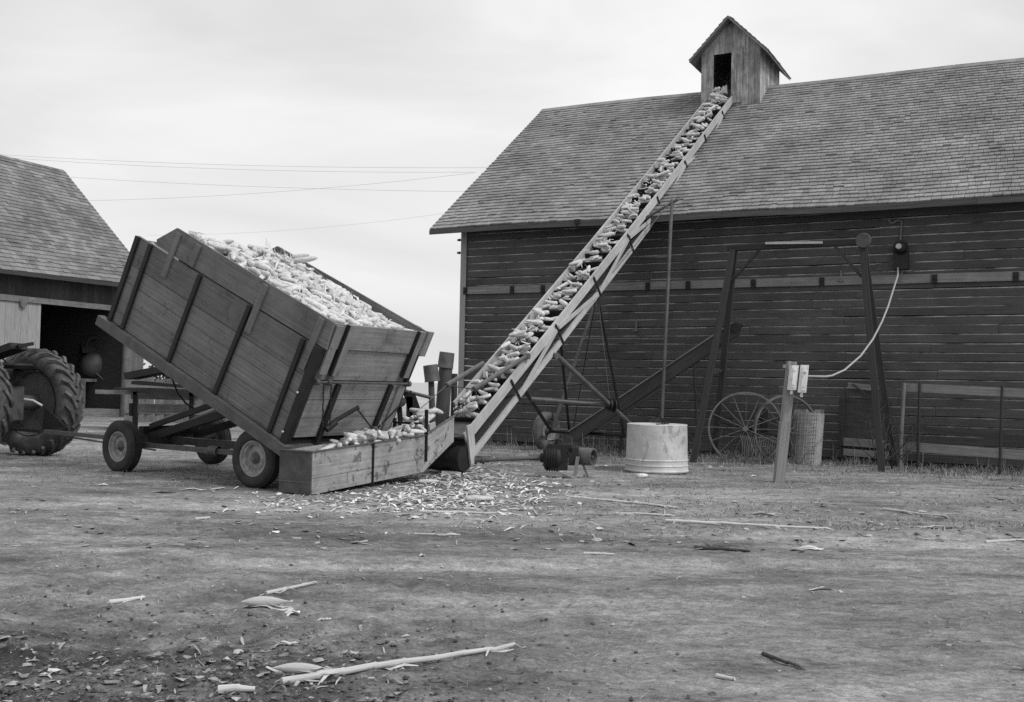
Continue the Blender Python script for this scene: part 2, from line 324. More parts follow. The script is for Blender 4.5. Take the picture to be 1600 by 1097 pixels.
# ------------------------------------------------------------------ BARN (corn crib).  local frame: s along the front wall, q into the barn
BA = V3((-1.032, 21.34, 0)); BD = V3((.884, -.467, 0)).normalized(); BN = V3((-BD.y, BD.x, 0))
def bp(s, q, z): return BA+BD*s+BN*q+V3((0, 0, z))
def splane(x, y, q):                       # s,z of the photo pixel on the plane q in front of the wall
    d = ray(x, y); P = BA+BN*q; t = (P-V3((0, 0, HC))).dot(BN)/d.dot(BN); X = V3((0, 0, HC))+d*t
    return (X-BA).dot(BD), X.z
SL = 16.0; HW = 4.8; EO = .5; GO = .62
zE = lambda s: 4.545-.007*s+.015*sin(s*1.3)
zR = lambda s: 8.46-.018*s+.02*sin(s*.8)
barn = thing('corn_crib_barn', bp(SL/2, HW, 0), 'long dark barn with slatted board wall and shingled roof, elevator reaching its cupola', 'barn')
def siding(mb, P, s0, s1, z0, z1, nrm, ex=.157, gap=.009, th=.024):
    # P(s,q,z): boards lie on q=0 sticking out towards -q
    k = 0; z = z0
    while z < z1-.03:
        s = s0
        ztop = min(z+ex, z1)
        while s < s1:
            L = random.uniform(2.4, 4.9); e = min(s+L, s1)
            if s1-e < .8: e = s1
            g = gap*random.uniform(.35, 1.7); dz0 = random.uniform(-.004, .004); dz1 = random.uniform(-.004, .004)
            n = max(2, int((e-s)/.5)); pts = []
            pr0 = random.uniform(0, .006)
            w0 = random.random()*99
            for i in range(n+1):
                a = s+(e-s-.004)*i/n; wob = .005*mnoise.noise(V3((a*1.3, w0, 0)))
                zb = z+dz0+(dz1-dz0)*i/n; zt = ztop-g+wob+dz0
                pts.append((a, zb, zt))
            vs = []; fs = []; us = []
            for (a, zb, zt) in pts:
                vs += [P(a, -th-.006-pr0, zb), P(a, -th+.004-pr0, zt), P(a, 0, zb), P(a, 0, zt)]
            kk = k+random.randint(0, 40)*1.0; ou = random.random()*60
            for i in range(n):
                b = i*4; c = b+4
                ua, ub = ou+pts[i][0], ou+pts[i+1][0]
                fs += [(b, c, c+1, b+1), (b+1, c+1, c+3, b+3), (c, b, b+2, c+2)]
                us += [[(ua, kk+.02), (ub, kk+.02), (ub, kk+.98), (ua, kk+.98)], [(ua, kk+.97), (ub, kk+.97), (ub, kk+.99), (ua, kk+.99)], [(ub, kk+.1), (ua, kk+.1), (ua, kk+.0), (ub, kk+.0)]]
            e4 = n*4
            fs += [(0, 1, 3, 2), (e4, e4+2, e4+3, e4+1)]; us += [[(ou, kk+.1), (ou, kk+.9), (ou+.02, kk+.9), (ou+.02, kk+.1)]]*2
            mb.add(vs, fs, us); s = e
        z += ex; k += 1
mb = MB(); siding(mb, bp, .0, SL, .08, 4.56, -BN)
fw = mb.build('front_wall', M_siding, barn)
mb = MB()
def gp(s, q, z): return bp(q+.0, s, z)     # gable wall, s runs into the barn
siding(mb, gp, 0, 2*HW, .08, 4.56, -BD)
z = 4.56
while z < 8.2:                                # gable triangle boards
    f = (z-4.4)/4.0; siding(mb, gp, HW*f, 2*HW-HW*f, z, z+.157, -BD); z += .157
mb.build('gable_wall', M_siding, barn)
mb = MB()
mb.box(bp(SL/2, 2*HW, 2.28), BD, BN, (0, 0, 1), SL/2, .03, 2.28)
mb.prism([bp(SL, 0, 0), bp(SL, 2*HW, 0), bp(SL, 2*HW, 4.5), bp(SL, HW, 8.2), bp(SL, 0, 4.5)], -BD, .05)
mb.build('rear_wall', M_shedwall, barn)
mb = MB()
for s in np.arange(.3, SL, .6): mb.beam(bp(s, .06, .05), bp(s, .06, 4.5), .05, .1, BD)
mb.box(bp(SL/2, .9, 2.2), BD, BN, (0, 0, 1), SL/2-.05, .02, 2.2)     # inner crib wall
mb.box(bp(SL/2, .05, .04), BD, BN, (0, 0, 1), SL/2-.05, .05, .06)
mb.build('inner_studs', M_dark, barn)
mb = MB(); mb.box(bp(-.045, -.02, 2.27), (0, 0, 1), BD, BN, 2.27, .045, .055); mb.box(bp(-.02, -.062, 2.27), (0, 0, 1), BD, BN, 2.27, .065, .012)
ct = mb.build('corner_trim', M_trim, barn)
for y, in ((375,), (395,)):
    s_, z_ = splane(718, y, -.05)
    m2 = MB(); m2.lathe(bp(-.1, -.04, z_), -BD, [(0, .012), (.03, .012), (.03, .03), (.07, .03), (.08, .018), (.1, .02), (.1, .002)], 10); m2.build('insulator', M_steel, ct)
mb = MB(); s = 0.0
while s < SL:
    e = min(SL, s+random.uniform(3, 5)); mb.beam(bp(s+.003, -.05, 3.26-.004*s+random.uniform(-.006, .006)), bp(e-.003, -.05, 3.26-.004*e), .04, .155); s = e
band = mb.build('band_board', M_band, barn)
for px, py in ((727, 454), (800, 452), (848, 451), (1012, 447), (1075, 445), (1177, 443), (1284, 441), (1460, 438), (1587, 436)):
    s_, z_ = splane(px, py, -.08); m2 = MB(); m2.box(bp(s_, -.082, 3.25-.004*s_), (0, 0, 1), BD, BN, .075, .045, .012)
    m2.lathe(bp(s_, -.09, 3.25-.004*s_), -BN, [(0, .02), (.025, .018), (.03, .003)], 8); m2.build('iron_bracket', M_stake, band)

def shingle_roof(P, s0, s1, zlo, zhi, q0, q1, ex=.15, wr=(.09, .2), th=.02, seed=1, deck=True):
    """P(s,q,z); rows climb from (q0,zlo(s)) to (q1,zhi(s))"""
    rd = random.Random(seed); mb = MB(); L = sqrt((q1-q0)**2+(zhi(s0)-zlo(s0))**2); n = int(round(L/ex))
    for r in range(n):
        f0 = r/n; f1 = (r+1.25)/n if r < n-1 else 1.0
        s = s0+rd.uniform(-.1, 0)
        while s < s1:
            w = rd.uniform(*wr); e = min(s+w-.006, s1); a = max(s, s0)
            if e-a > .02:
                jo = rd.uniform(-.012, .008)/L; lift = rd.uniform(0, .006) + (.012 if rd.random() < .05 else 0)
                if rd.random() < .012: jo += .05/L
                def pt(ss, f, up):
                    z = zlo(ss)+(zhi(ss)-zlo(ss))*f; q = q0+(q1-q0)*f
                    return P(ss, q, z)+NR*up
                dz = zhi(s0)-zlo(s0); c0 = P(s0, q0, zlo(s0)); c1 = P(s0, q1, zhi(s0)); c2 = P(s0+1, q0, zlo(s0))
                NR = (c2-c0).cross(c1-c0).normalized()
                if NR.z < 0: NR = -NR
                A0 = pt(a, f0+jo, th+.012+lift); B0 = pt(e, f0+jo, th+.012+lift); C0 = pt(e, f1, .010); D0 = pt(a, f1, .010)
                A1 = pt(a, f0+jo, .004); B1 = pt(e, f0+jo, .004)
                ou, ov = rd.random()*60, rd.random()*60
                mb.add([A0, B0, C0, D0, A1, B1], [(0, 1, 2, 3), (4, 5, 1, 0), (0, 3, 4), (1, 5, 2)],
                       [[(ou, ov), (ou, ov+w), (ou+.2, ov+w), (ou+.2, ov)], [(ou, ov), (ou, ov+w), (ou+.02, ov+w), (ou+.02, ov)], [(ou, ov)]*3, [(ou, ov)]*3])
            s += w
    return mb
def deck_mb(P, s0, s1, zlo, zhi, q0, q1, th=.06, n=16):
    mb = MB()
    for i in range(n):
        a = s0+(s1-s0)*i/n; b = s0+(s1-s0)*(i+1)/n
        c = [P(a, q0, zlo(a)), P(b, q0, zlo(b)), P(b, q1, zhi(b)), P(a, q1, zhi(a))]
        d = [p-V3((0, 0, th)) for p in c]
        mb.add(c+d, [(0, 1, 2, 3), (7, 6, 5, 4), (0, 4, 5, 1), (2, 6, 7, 3)]+([(0, 3, 7, 4)] if i == 0 else [])+([(1, 5, 6, 2)] if i == n-1 else []))
    return mb
S0, S1 = -GO, SL+.4
rf = shingle_roof(bp, S0, S1, zE, zR, -EO, HW).build('roof', M_shingle, barn)
zE2 = lambda s: zE(s)-.02; zR2 = lambda s: zR(s)-.02
dk = deck_mb(bp, S0, S1, lambda s: zE(s)-.004, lambda s: zR(s)-.004, -EO, HW).build('roof_deck', M_dkwood, rf)
shingle_roof(bp, S0, S1, zE, zR, 2*HW+EO, HW, ex=.3, wr=(.3, .5), seed=3).build('rear_roof', M_shingle, rf)
deck_mb(bp, S0, S1, lambda s: zE(s)-.004, lambda s: zR(s)-.004, 2*HW+EO, HW).build('rear_roof_deck', M_dkwood, rf)
mb = MB()
for i in range(12):
    a = S0+(S1-S0)*i/12; b = S0+(S1-S0)*(i+1)/12
    for sg in (-1, 1): mb.prism([bp(a, HW-.005*sg, zR(a)+.035), bp(b-.01, HW-.005*sg, zR(b)+.035), bp(b-.01, HW+sg*.12, zR(b)-.06), bp(a, HW+sg*.12, zR(a)-.06)], (0, 0, 1), .015)
mb.build('ridge_cap', M_shingle, rf)
mb = MB()
for i in range(8):
    a = S0+(S1-S0)*i/8; b = S0+(S1-S0)*(i+1)/8
    mb.beam(bp(a, -EO-.012, zE(a)-.055), bp(b-.004, -EO-.012, zE(b)-.055), .024, .10)
mb.build('eave_board', M_hoist2, rf)
s_, z_ = splane(902, 346, -EO-.04); mb = MB(); mb.box(bp(s_, -EO-.03, z_), BD, BN, (0, 0, 1), .05, .03, .045); mb.beam(bp(s_, -EO-.05, z_-.02), bp(s_-.05, -EO-.05, z_-.16), .02, .02); mb.build('eave_hook', M_stake, rf)

# cupola on the ridge
CQ0, CQ1, CS0, CS1, CE, CA = 3.95, 5.85, 3.95, 5.32, 9.1, 9.80
mb = MB(); cw = CS1-CS0; cm = (CS0+CS1)/2
def vboards(mb, P, a0, a1, zb, zt, w=.17, th=.025, seed=0, skip=None):
    rd = random.Random(seed); a = a0
    while a < a1-.01:
        b = min(a+w*rd.uniform(.8, 1.2), a1)
        if a1-b < .05: b = a1
        m = (a+b)/2
        if not (skip and skip(m)):
            t0 = zt(a+.004); t1 = zt(b-.004); b0 = zb(a); b1 = zb(b); o = rd.uniform(0, .008)
            q = [P(a+.003, -o, b0), P(b-.003, -o, b1), P(b-.003, -o, t1), P(a+.003, -o, t0)]; r = [P(a+.003, th, b0), P(b-.003, th, b1), P(b-.003, th, t1), P(a+.003, th, t0)]
            ou = rd.random()*40
            uv = [(ou, 0), (ou, b-a), (ou+t1-b0, b-a), (ou+t1-b0, 0)]
            mb.add(q+r, [(0, 1, 2, 3), (7, 6, 5, 4), (0, 4, 5, 1), (1, 5, 6, 2), (2, 6, 7, 3), (3, 7, 4, 0)], [uv]*6)
        a = b
gabz = lambda a: CE+(CA-CE)*(1-abs(a-cm)/(cw/2+.001))-.03
rz = lambda q: zE(4.6)+(q+EO)/(HW+EO)*(zR(4.6)-zE(4.6))
front = lambda a, q, z: bp(a, CQ0+q, z)
DA, DB = 4.24, 4.68                     # door opening
vboards(mb, front, CS0, DA, lambda a: 7.6, gabz, .15, seed=2)
vboards(mb, front, DA, DB, lambda a: 9.02, gabz, .15, seed=4)
vboards(mb, front, DB, CS1, lambda a: 7.6, gabz, .17, seed=5)
vboards(mb, lambda a, q, z: bp(CS0+q, a, z), CQ0, CQ1, lambda a: 7.5, lambda a: CE, .16, seed=8)
vboards(mb, lambda a, q, z: bp(CS1-q, a, z), CQ0, CQ1, lambda a: 7.5, lambda a: CE, .16, seed=9)
vboards(mb, lambda a, q, z: bp(a, CQ1+q, z), CS0, CS1, lambda a: 7.5, gabz, .16, seed=10)
cup = mb.build('cupola', M_cup, barn)
mb = MB(); vboards(mb, lambda a, q, z: bp(a, CQ0-.06+q, z), 4.67, 4.93, lambda a: 7.82, lambda a: 9.12, .13, seed=11); mb.build('cupola_door', M_cup, cup)
mb = MB(); ov = .22
def cr_(a, q, z): return bp(a, q, z)
sl_ = (CA-CE)/(cw/2)
for sg in (-1, 1):
    e = cm+sg*(cw/2+ov); ze_ = CE-sl_*ov
    P = lambda s, q, z, e=e, sg=sg: bp(q, s, z)
    rm = shingle_roof(P, CQ0-.25, CQ1+.2, lambda s: ze_, lambda s: CA+.0, e, cm, ex=.14, seed=20+sg)
    mb.v, mb.f, mb.u, mb.sm, b0 = mb.v+rm.v, mb.f+[[j+len(mb.v) for j in f] for f in rm.f], mb.u+rm.u, mb.sm+rm.sm, 0
cr2 = mb.build('cupola_roof', M_shingle2, cup)
mb = MB()
for sg in (-1, 1):
    e = cm+sg*(cw/2+ov); ze_ = CE-sl_*ov
    mb.prism([bp(cm, CQ0-.26, CA-.002), bp(e, CQ0-.26, ze_-.002), bp(e, CQ0-.26, ze_-.05), bp(cm, CQ0-.26, CA-.06)], BN, .03)
    mb.prism([bp(cm, CQ0-.225, CA-.004), bp(e, CQ0-.225, ze_-.004), bp(e, CQ1+.2, ze_-.004), bp(cm, CQ1+.2, CA-.004)], (0, 0, -1), .03)
mb.build('cupola_rake_board', M_old, cup)

# ------------------------------------------------------------------ corn ears
def ear_arrays(v, husk=False):
    rd = random.Random(100+v); L = rd.uniform(.14, .25); R = rd.uniform(.025, .034); bend = rd.uniform(-.02, .02)
    rings = [(-.5, .35), (-.49, .62), (-.44, .95), (-.25, 1.0), (0, 1.0), (.2, .9), (.36, .7), (.46, .42), (.5, .12)]
    n = 9; vs = []; fs = []
    for t, r in rings:
        for k in range(n):
            a = 2*pi*k/n; rr = R*r*(1+.06*((k % 2)*2-1)*(1 if abs(t) < .45 else 0)); vs.append((t*L, cos(a)*rr+bend*(1-4*t*t), sin(a)*rr))
    for i in range(len(rings)-1):
        for k in range(n): fs.append((i*n+k, i*n+(k+1) % n, (i+1)*n+(k+1) % n, (i+1)*n+k))
    fs.append(tuple(range(n))[::-1]); fs.append(tuple(range((len(rings)-1)*n, len(rings)*n)))
    if husk:
        for h in range(3):
            a = rd.uniform(0, 2*pi); b = len(vs); m = 5
            for i in range(m):
                f = i/(m-1); w = .022*sin(pi*min(1, f+.15))+.002; x = -L/2-.02+f*.2*rd.uniform(.6, 1); rr = R*1.15+.05*f*f*(h+.3)
                c = (x, cos(a)*rr, sin(a)*rr); s = (0, -sin(a)*w, cos(a)*w)
                vs += [(c[0], c[1]-s[1], c[2]-s[2]), (c[0], c[1]+s[1], c[2]+s[2])]
            for i in range(m-1): fs.append((b+2*i, b+2*i+1, b+2*i+3, b+2*i+2))
    return np.array(vs), fs
EARS = [ear_arrays(v, v >= 5) for v in range(8)]
EMESH = []
for i, (vs, fs) in enumerate(EARS):
    m = bpy.data.meshes.new('ear_of_corn'); m.from_pydata([tuple(p) for p in vs], [], fs); m.polygons.foreach_set('use_smooth', [True]*len(fs)); m.materials.append(M_corn); EMESH.append(m)
stuffV, stuffF = [], []
NEAR_COUNT = [0]
def rotm(X, Z):
    X = V3(X).normalized(); Z = V3(Z); Z = (Z-X*Z.dot(X)).normalized(); Y = Z.cross(X)
    return Matrix((X, Y, Z)).transposed()
def put_ear(p, X, Z, single, label=None, group=None, sc=None):
    sc = sc or random.uniform(1.0, 1.3)
    r = random.random(); v = random.randrange(5) if r < .94 else 5+random.randrange(3)
    R = rotm(X, Z)
    if single:
        o = bpy.data.objects.new('ear_of_corn', EMESH[v]); COL.objects.link(o)
        o.matrix_world = Matrix.Translation(p) @ R.to_4x4() @ Matrix.Scale(sc, 4); tag(o, label, 'ear of corn', group); NEAR_COUNT[0] += 1
    else:
        vs, fs = EARS[v]; A = vs*sc @ np.array(R).T + np.array(p); b = sum(len(x) for x in stuffV) if False else stuffN[0]
        stuffV.append(A); stuffF.extend([[j+b for j in f] for f in fs]); stuffN[0] += len(A)
stuffN = [0]

# ------------------------------------------------------------------ DUMP WAGON
WP = V3((-2.605, 11.45, .554)); WU = V3((-.779, .466, .42)).normalized(); Wv = V3((.513, .858, 0)).normalized()
WN = V3((.36, -.215, .908)); WN = (WN-WU*WN.dot(WU)).normalized(); Wv = (Wv-WU*Wv.dot(WU)-WN*Wv.dot(WN)).normalized()
WL, WH, WT, WW = 3.44, 1.19, 1.53, 1.80
def wp(a, b, c): return WP+WU*a+Wv*b+WN*c
wagon = thing('dump_wagon', (-3.9, 13.0, 0), 'high-sided wooden farm wagon tipped up and heaped with ear corn', 'wagon')
mb = MB()
joints = [0, .16, .33, .57, .81, 1.19]
for i in range(5): mb.box(wp(WL/2+.02, .02, (joints[i]+joints[i+1])/2+.002), WU, Wv, WN, WL/2+.02, .02-.0015*(i % 2), (joints[i+1]-joints[i])/2-(.0055 if i == 3 else .0022))
side = mb.build('side_panel', M_side, wagon)
for k, (a0, a1) in enumerate(((.01, -.0), (.24, .24), (1.19, 1.25), (2.14, 2.17), (3.16, 3.17), (3.44, 3.45))):
    m2 = MB(); w = .035 if k in (0, 5) else .03
    m2.beam(wp(a1, -.022, .0), wp(a0, -.022, 1.19), w*2, .035, Wv); m2.build('side_stake', M_stake, side)
m2 = MB(); m2.beam(wp(-.12, -.035, -.07), wp(3.62, -.035, -.07), .1, .13, WN); sill = m2.build('side_sill', M_steel, side)
m2 = MB()                                     # extension board with slanting front cut
m2.prism([wp(-.09, .004, 1.21), wp(3.08, .004, 1.21), wp(3.12, .004, 1.28), wp(2.83, .004, WT+.02), wp(-.06, .004, WT)], Wv, .03)
ext = m2.build('extension_board', M_side, wagon)
for a, c0 in ((.10, .87), (1.075, .89), (2.34, 1.22), (2.74, .91)):
    m3 = MB(); m3.beam(wp(a+.02, -.016, c0), wp(a, -.016, WT-.02), .09, .024, Wv); m3.build('cleat', M_side, ext)
# far side
mb = MB(); mb.box(wp(WL/2, WW-.02, .6), WU, Wv, WN, WL/2, .02, .595)
fs_ = mb.build('side_panel', M_side, wagon)
m2 = MB(); m2.prism([wp(-.09, WW+.0, 1.21), wp(3.08, WW+.0, 1.21), wp(3.12, WW, 1.28), wp(2.83, WW, WT+.02), wp(-.06, WW, WT)], -Wv, .035)
e2 = m2.build('extension_board', M_side, wagon)
for a in (.05, .24, 1.2, 2.15, 3.3):
    m3 = MB(); m3.beam(wp(a, WW+.02, 0), wp(a, WW+.02, 1.19), .06, .035, Wv); m3.build('side_stake', M_stake, fs_)
for a in (.10, 1.075, 2.6):
    m3 = MB(); m3.beam(wp(a, WW+.014, .9), wp(a, WW+.014, WT), .09, .024, Wv); m3.build('cleat', M_side, e2)
mb = MB(); mb.box(wp(WL-.02, WW/2, .58), Wv, WU, WN, WW/2-.045, .02, .58); mb.build('front_panel', M_side, wagon)
mb = MB(); mb.box(wp(WL/2, WW/2, -.03), WU, Wv, WN, WL/2, WW/2-.03, .03)
for a in (.3, 1.0, 1.7, 2.4, 3.1): mb.box(wp(a, WW/2, -.09), Wv, WU, WN, WW/2, .05, .03)
mb.build('bed_floor', M_dkwood, wagon)
m2 = MB(); m2.beam(wp(2.62, .01, 1.20), wp(3.2, .01, 1.203), .03, .02); m2.build('worn_top_edge', M_elev, side)
# fixed upper tailgate with extension
mb = MB()
for c0, c1 in ((.80, 1.19),): mb.box(wp(-.005, WW/2, (c0+c1)/2), Wv, WU, WN, WW/2-.045, .018, (c1-c0)/2-.003)
mb.prism([wp(-.045, .03, 1.205), wp(-.045, WW+.04, 1.205), wp(-.045, WW+.06, WT-.02), wp(-.045, .06, WT-.02)], WU, .03)
tg = mb.build('upper_tailgate', M_gate, wagon)
for b in (.0, .27, 1.63):
    m2 = MB(); 
    if b > 0:
        m2.box(wp(-.066, b, 1.2), WN, Wv, WU, .32, .015, .022); m2.build('tailgate_bar', M_stake, tg)
        m2 = MB(); m2.box(wp(-.064, b+.075, 1.2), WN, Wv, WU, .32, .055, .016); m2.build('tailgate_batten', M_gate, tg)
mb = MB(); mb.box(wp(-.066, .13, 1.2), WN, Wv, WU, .3, .06, .014); mb.build('tailgate_batten', M_gate, tg)
mb = MB(); mb.box(wp(-.064, 1.87, 1.36), WN, Wv, WU, .17, .06, .014)
mb.build('tailgate_batten', M_gate, tg)
# swinging lower gate
LO = -.03
mb = MB(); gz_ = [.07, .32, .56, .79]
for i in range(3): mb.box(wp(LO-.0, WW/2+.02, (gz_[i]+gz_[i+1])/2), Wv, WU, WN, WW/2-.06, .016, (gz_[i+1]-gz_[i])/2-.004)
lg = mb.build('lower_tailgate', M_gate, wagon)
for b0, b1 in ((.48, .49), (1.48, 1.47)):
    m2 = MB(); m2.beam(wp(LO-.04, b1, .0 if b0 < 1 else .2), wp(LO-.04, b0, .77), .07, .04, WU); m2.build('gate_strap', M_stake, lg)
m2 = MB(); m2.box(wp(LO-.03, 1.72, .42), WN, Wv, WU, .34, .07, .014); m2.build('gate_batten', M_gate, lg)
m2 = MB(); m2.tube([wp(LO-.07, .62, .30), wp(LO-.14, .87, .52)], .025); m2.tube([wp(LO-.1, .87, .5), wp(LO-.1, 1.42, .15)], .010, 6); m2.tube([wp(LO-.1, 1.42, .15), wp(LO-.12, 1.62, .42), wp(LO-.12, 1.68, .5)], .014, 6)
m2.tube([wp(LO-.09, .50, .2), wp(LO-.09, .62, .3)], .04); m2.build('latch_lever', M_stake, lg)
mb = MB(); mb.tube([wp(LO-.05, .05, .80), wp(LO-.05, WW+.05, .80)], .016, 8)
for b in (.07, .27, WW+.0): mb.lathe(wp(LO-.05, b-.02, .80), Wv, [(0, .001), (0, .04), (.05, .04), (.05, .001)], 10)
mb.build('pivot_rod', M_steel, wagon)
mb = MB(); mb.box(wp(-.03, -.0, .6), WN, Wv, WU, .6, .04, .03); mb.build('rear_post', M_stake, wagon); mb = MB(); mb.box(wp(-.03, WW, .6), WN, Wv, WU, .6, .03, .03); mb.build('rear_post', M_stake, wagon)
mb = MB()
for c in (.62, .12): mb = MB(); mb.lathe(wp(.02, -.05, c), -Wv, [(0, .014), (.012, .014), (.02, .008), (.02, .001)], 8); mb.build('bolt_head', M_bright, wagon)
for b in (.17, .30):
    mb = MB(); top = wp(LO-.08, b, .78); k = 22
    for i in range(k):
        z0 = top.z-.022*i; c = V3((top.x+.003*sin(i), top.y, z0)); ax = (Wv if i % 2 else V3((Wv.y, -Wv.x, 0)))
        ring = [c+(ax*cos(2*pi*j/8)*.009+V3((0, 0, 1))*sin(2*pi*j/8)*.017) for j in range(9)]
        mb.tube(ring, .0042, 5, False)
    mb.build('chain', M_stake, wagon)
mb = MB(); mb.box(wp(-.05, WW/2, -.08), Wv, WU, WN, WW/2+.05, .05, .05); mb.build('rear_cross_member', M_steel, wagon)
# running gear
def wheel(parent, c, axis, R, W, rimr, mt=M_rubber, mr=M_rim, face=1, lugs=0, tread=True):
    c = V3(c); ax = V3(axis).normalized()
    h = MB(); h.lathe(c, ax, [(-.02, .001), (-.02, .07), (W*.2, .05), (W*.3, .035), (W*.45, .032), (W*.48, .022), (W*.48, .001)], 14); h.lathe(c, ax, [(.02, .001), (.02, .07), (-W*.4, .05), (-W*.4, .001)], 12)
    for k in range(5):
        a = ax.orthogonal().normalized(); b = ax.cross(a); d = a*cos(2*pi*k/5)+b*sin(2*pi*k/5); h.lathe(c+d*.078, ax, [(W*.02, .008), (W*.1, .007), (W*.11, .001)], 6)
    hub = h.build('wheel', M_pipe, parent)
    t = MB(); prof = []
    for k in range(17):
        a = -pi*.93+2*pi*.93*k/16; rr = (R-rimr)/2; z = sin(a)*W/2*(1.0 if abs(cos(a)) < .9 else 1); x = rimr+rr+rr*cos(a)*(1.0)
        z = W/2*math.copysign(abs(sin(a))**.75, sin(a)); prof.append((z, rimr+rr+rr*math.copysign(abs(cos(a))**.7, cos(a))))
    if tread and not lugs:
        pass
    t.lathe(c, ax, prof, 40)
    if tread and not lugs:                    # circumferential tread ribs
        for o in (-.3, -.1, .1, .3): t.lathe(c+ax*(o*W*.8), ax, [(-.012, R-.012), (-.009, R+.004), (.009, R+.004), (.012, R-.012)], 40, False)
    if lugs:
        a0 = ax.orthogonal().normalized(); b0 = ax.cross(a0)
        for k in range(lugs):
            for sg in (-1, 1):
                th0 = 2*pi*(k+(.5 if sg > 0 else 0))/lugs; pts = []
                for i in range(4):
                    f = i/3; th = th0+.30*f*1.0; zz = sg*W*(.5-.47*f); rad = R+.003 if i else R-.05
                    pts.append(c+ax*zz+(a0*cos(th)+b0*sin(th))*rad)
                for i in range(3):
                    m_ = (pts[i]+pts[i+1])/2; out_ = (m_-c-ax*((m_-c).dot(ax))).normalized(); t.beam(pts[i], pts[i+1], .045, .055, out_)
    t.build('tyre', mt, hub)
    r = MB()
    r.lathe(c, ax, [(W*.36, rimr+.012), (W*.33, rimr-.005), (W*.22, rimr-.012), (W*.17, rimr-.035), (W*.02, rimr-.045), (.0, rimr*.72), (W*.1, rimr*.58), (W*.12, rimr*.42), (W*.04, .06), (W*.04, .0)], 32)
    r.lathe(c, ax, [(-W*.36, rimr+.012), (-W*.3, rimr-.01), (-W*.05, rimr-.04), (-W*.04, .0)], 32)
    for k in range(8):
        a = ax.orthogonal().normalized(); b = ax.cross(a); d = a*cos(2*pi*k/8)+b*sin(2*pi*k/8); r.lathe(c+d*rimr*.8, ax, [(-.02, .018), (.012, .018), (.012, .001)], 6)
    r.build('rim', mr, hub)
    return hub
RW = .345
ax_r = -Wv
fl_ax = (-V3((.56, .83, 0))).normalized()
rl = G(397, 762); rl = V3((-2.98, 11.72, RW-.01)); fl = V3((-5.17, 13.26, RW-.01)); fr = V3((-4.42, 14.78, RW)); rr = rl+Wv*1.58
wheel(wagon, rl, ax_r, RW, .19, .20); wheel(wagon, fl, fl_ax, RW, .19, .19, mr=M_rim); wheel(wagon, fr, -fl_ax, RW, .19, .2, mr=M_pipe); wheel(wagon, rr, Wv, RW, .19, .2)
Wh = (fl-rl); Wh.z = 0; Wh.normalize()
ci = Wv*.18
mb = MB(); mb.tube([rl+ci*.5, rr-ci*.5], .045, 10); mb.tube([fl-fl_ax*.1, fr+fl_ax*.1], .045, 10); mb.beam(rl+ci+V3((0, 0, .1)), rr-ci+V3((0, 0, .1)), .12, .14); mb.beam(fl-fl_ax*.18+V3((0, 0, .09)), fr+fl_ax*.18+V3((0, 0, .09)), .12, .12)
mb.build('axle', M_steel, wagon)
mb = MB()
for k, d in enumerate((.22, 1.33)):
    mb.beam(rl+Wv*d+V3((0, 0, .02)), fl+Wv*d+V3((0, 0, .02)), .06, .065)
mb.lathe((rl+fl)/2+Wv*.22+V3((0, 0, .02))-Wh*.3, Wh, [(-.09, .06), (.09, .06)], 10)
mb.beam((rl+rr)/2+V3((0, 0, .05)), (fl+fr)/2+V3((0, 0, .05)), .1, .1); mb.build('reach', M_steel, wagon)
# lift frame between chassis and bed
mb = MB()
for d in (.38, 1.15):
    a = fl+Wv*d+V3((0, 0, .12))-Wh*.1; b = wp(1.15, d+.1, -.13)
    mb.beam(a, b, .07, .10); mb.beam(a+V3((0, 0, .14))-Wh*.0, wp(1.45, d+.1, -.16), .05, .07)
mb.beam(fl+Wv*.3+V3((0, 0, .2)), fl+Wv*1.25+V3((0, 0, .2)), .1, .12); mb.beam(wp(1.25, .3, -.15), wp(1.25, 1.5, -.15), .08, .08)
mb.build('lift_frame', M_stake, wagon)
mb = MB(); mb.tube([(fl+fr)/2+V3((0, 0, .16)), wp(1.5, WW/2, -.18)], .055, 10); mb.tube([wp(1.5, WW/2, -.18)*.45+((fl+fr)/2+V3((0, 0, .16)))*.55, wp(1.5, WW/2, -.18)], .03, 8); mb.build('hydraulic_ram', M_steel, wagon)
hose = [atY(257, 565, 12.9), atY(268, 590, 12.95), atY(277, 612, 13.2), atY(290, 630, 13.5), atY(306, 640, 13.7)]
mb = MB(); mb.tube(hose, .012, 6); mb.build('hydraulic_hose', M_stake, wagon)
hitch = V3((-6.95, 14.85, .42))
mb = MB(); mb.beam((fl+fr)/2+V3((0, 0, 0)), hitch, .05, .06); mb.tube([(fl+fr)/2+V3((-.2, 0, -.1)), hitch+V3((.1, 0, -.04))], .014, 6); mb.build('tongue', M_pipe, wagon)

# the heap of ears in the box
def heapN(a, b):
    n = 1.475-.085*math.exp(-((b-WW)/.22)**2)+.10*math.exp(-((a-1.9)/.75)**2)*(1-.35*(b/WW)) - max(0, a-2.65)*.75  +.0
    return n+.025*mnoise.noise(V3((a*3, b*3, 5)))
G_H = 'ears heaped in the tilted wagon'
cand = []
for layer in range(3):
    for i in range((470, 380, 260)[layer]):
        a = random.uniform(.05, 3.3); b = random.uniform(.09, WW-.07); cand.append((layer, a, b))
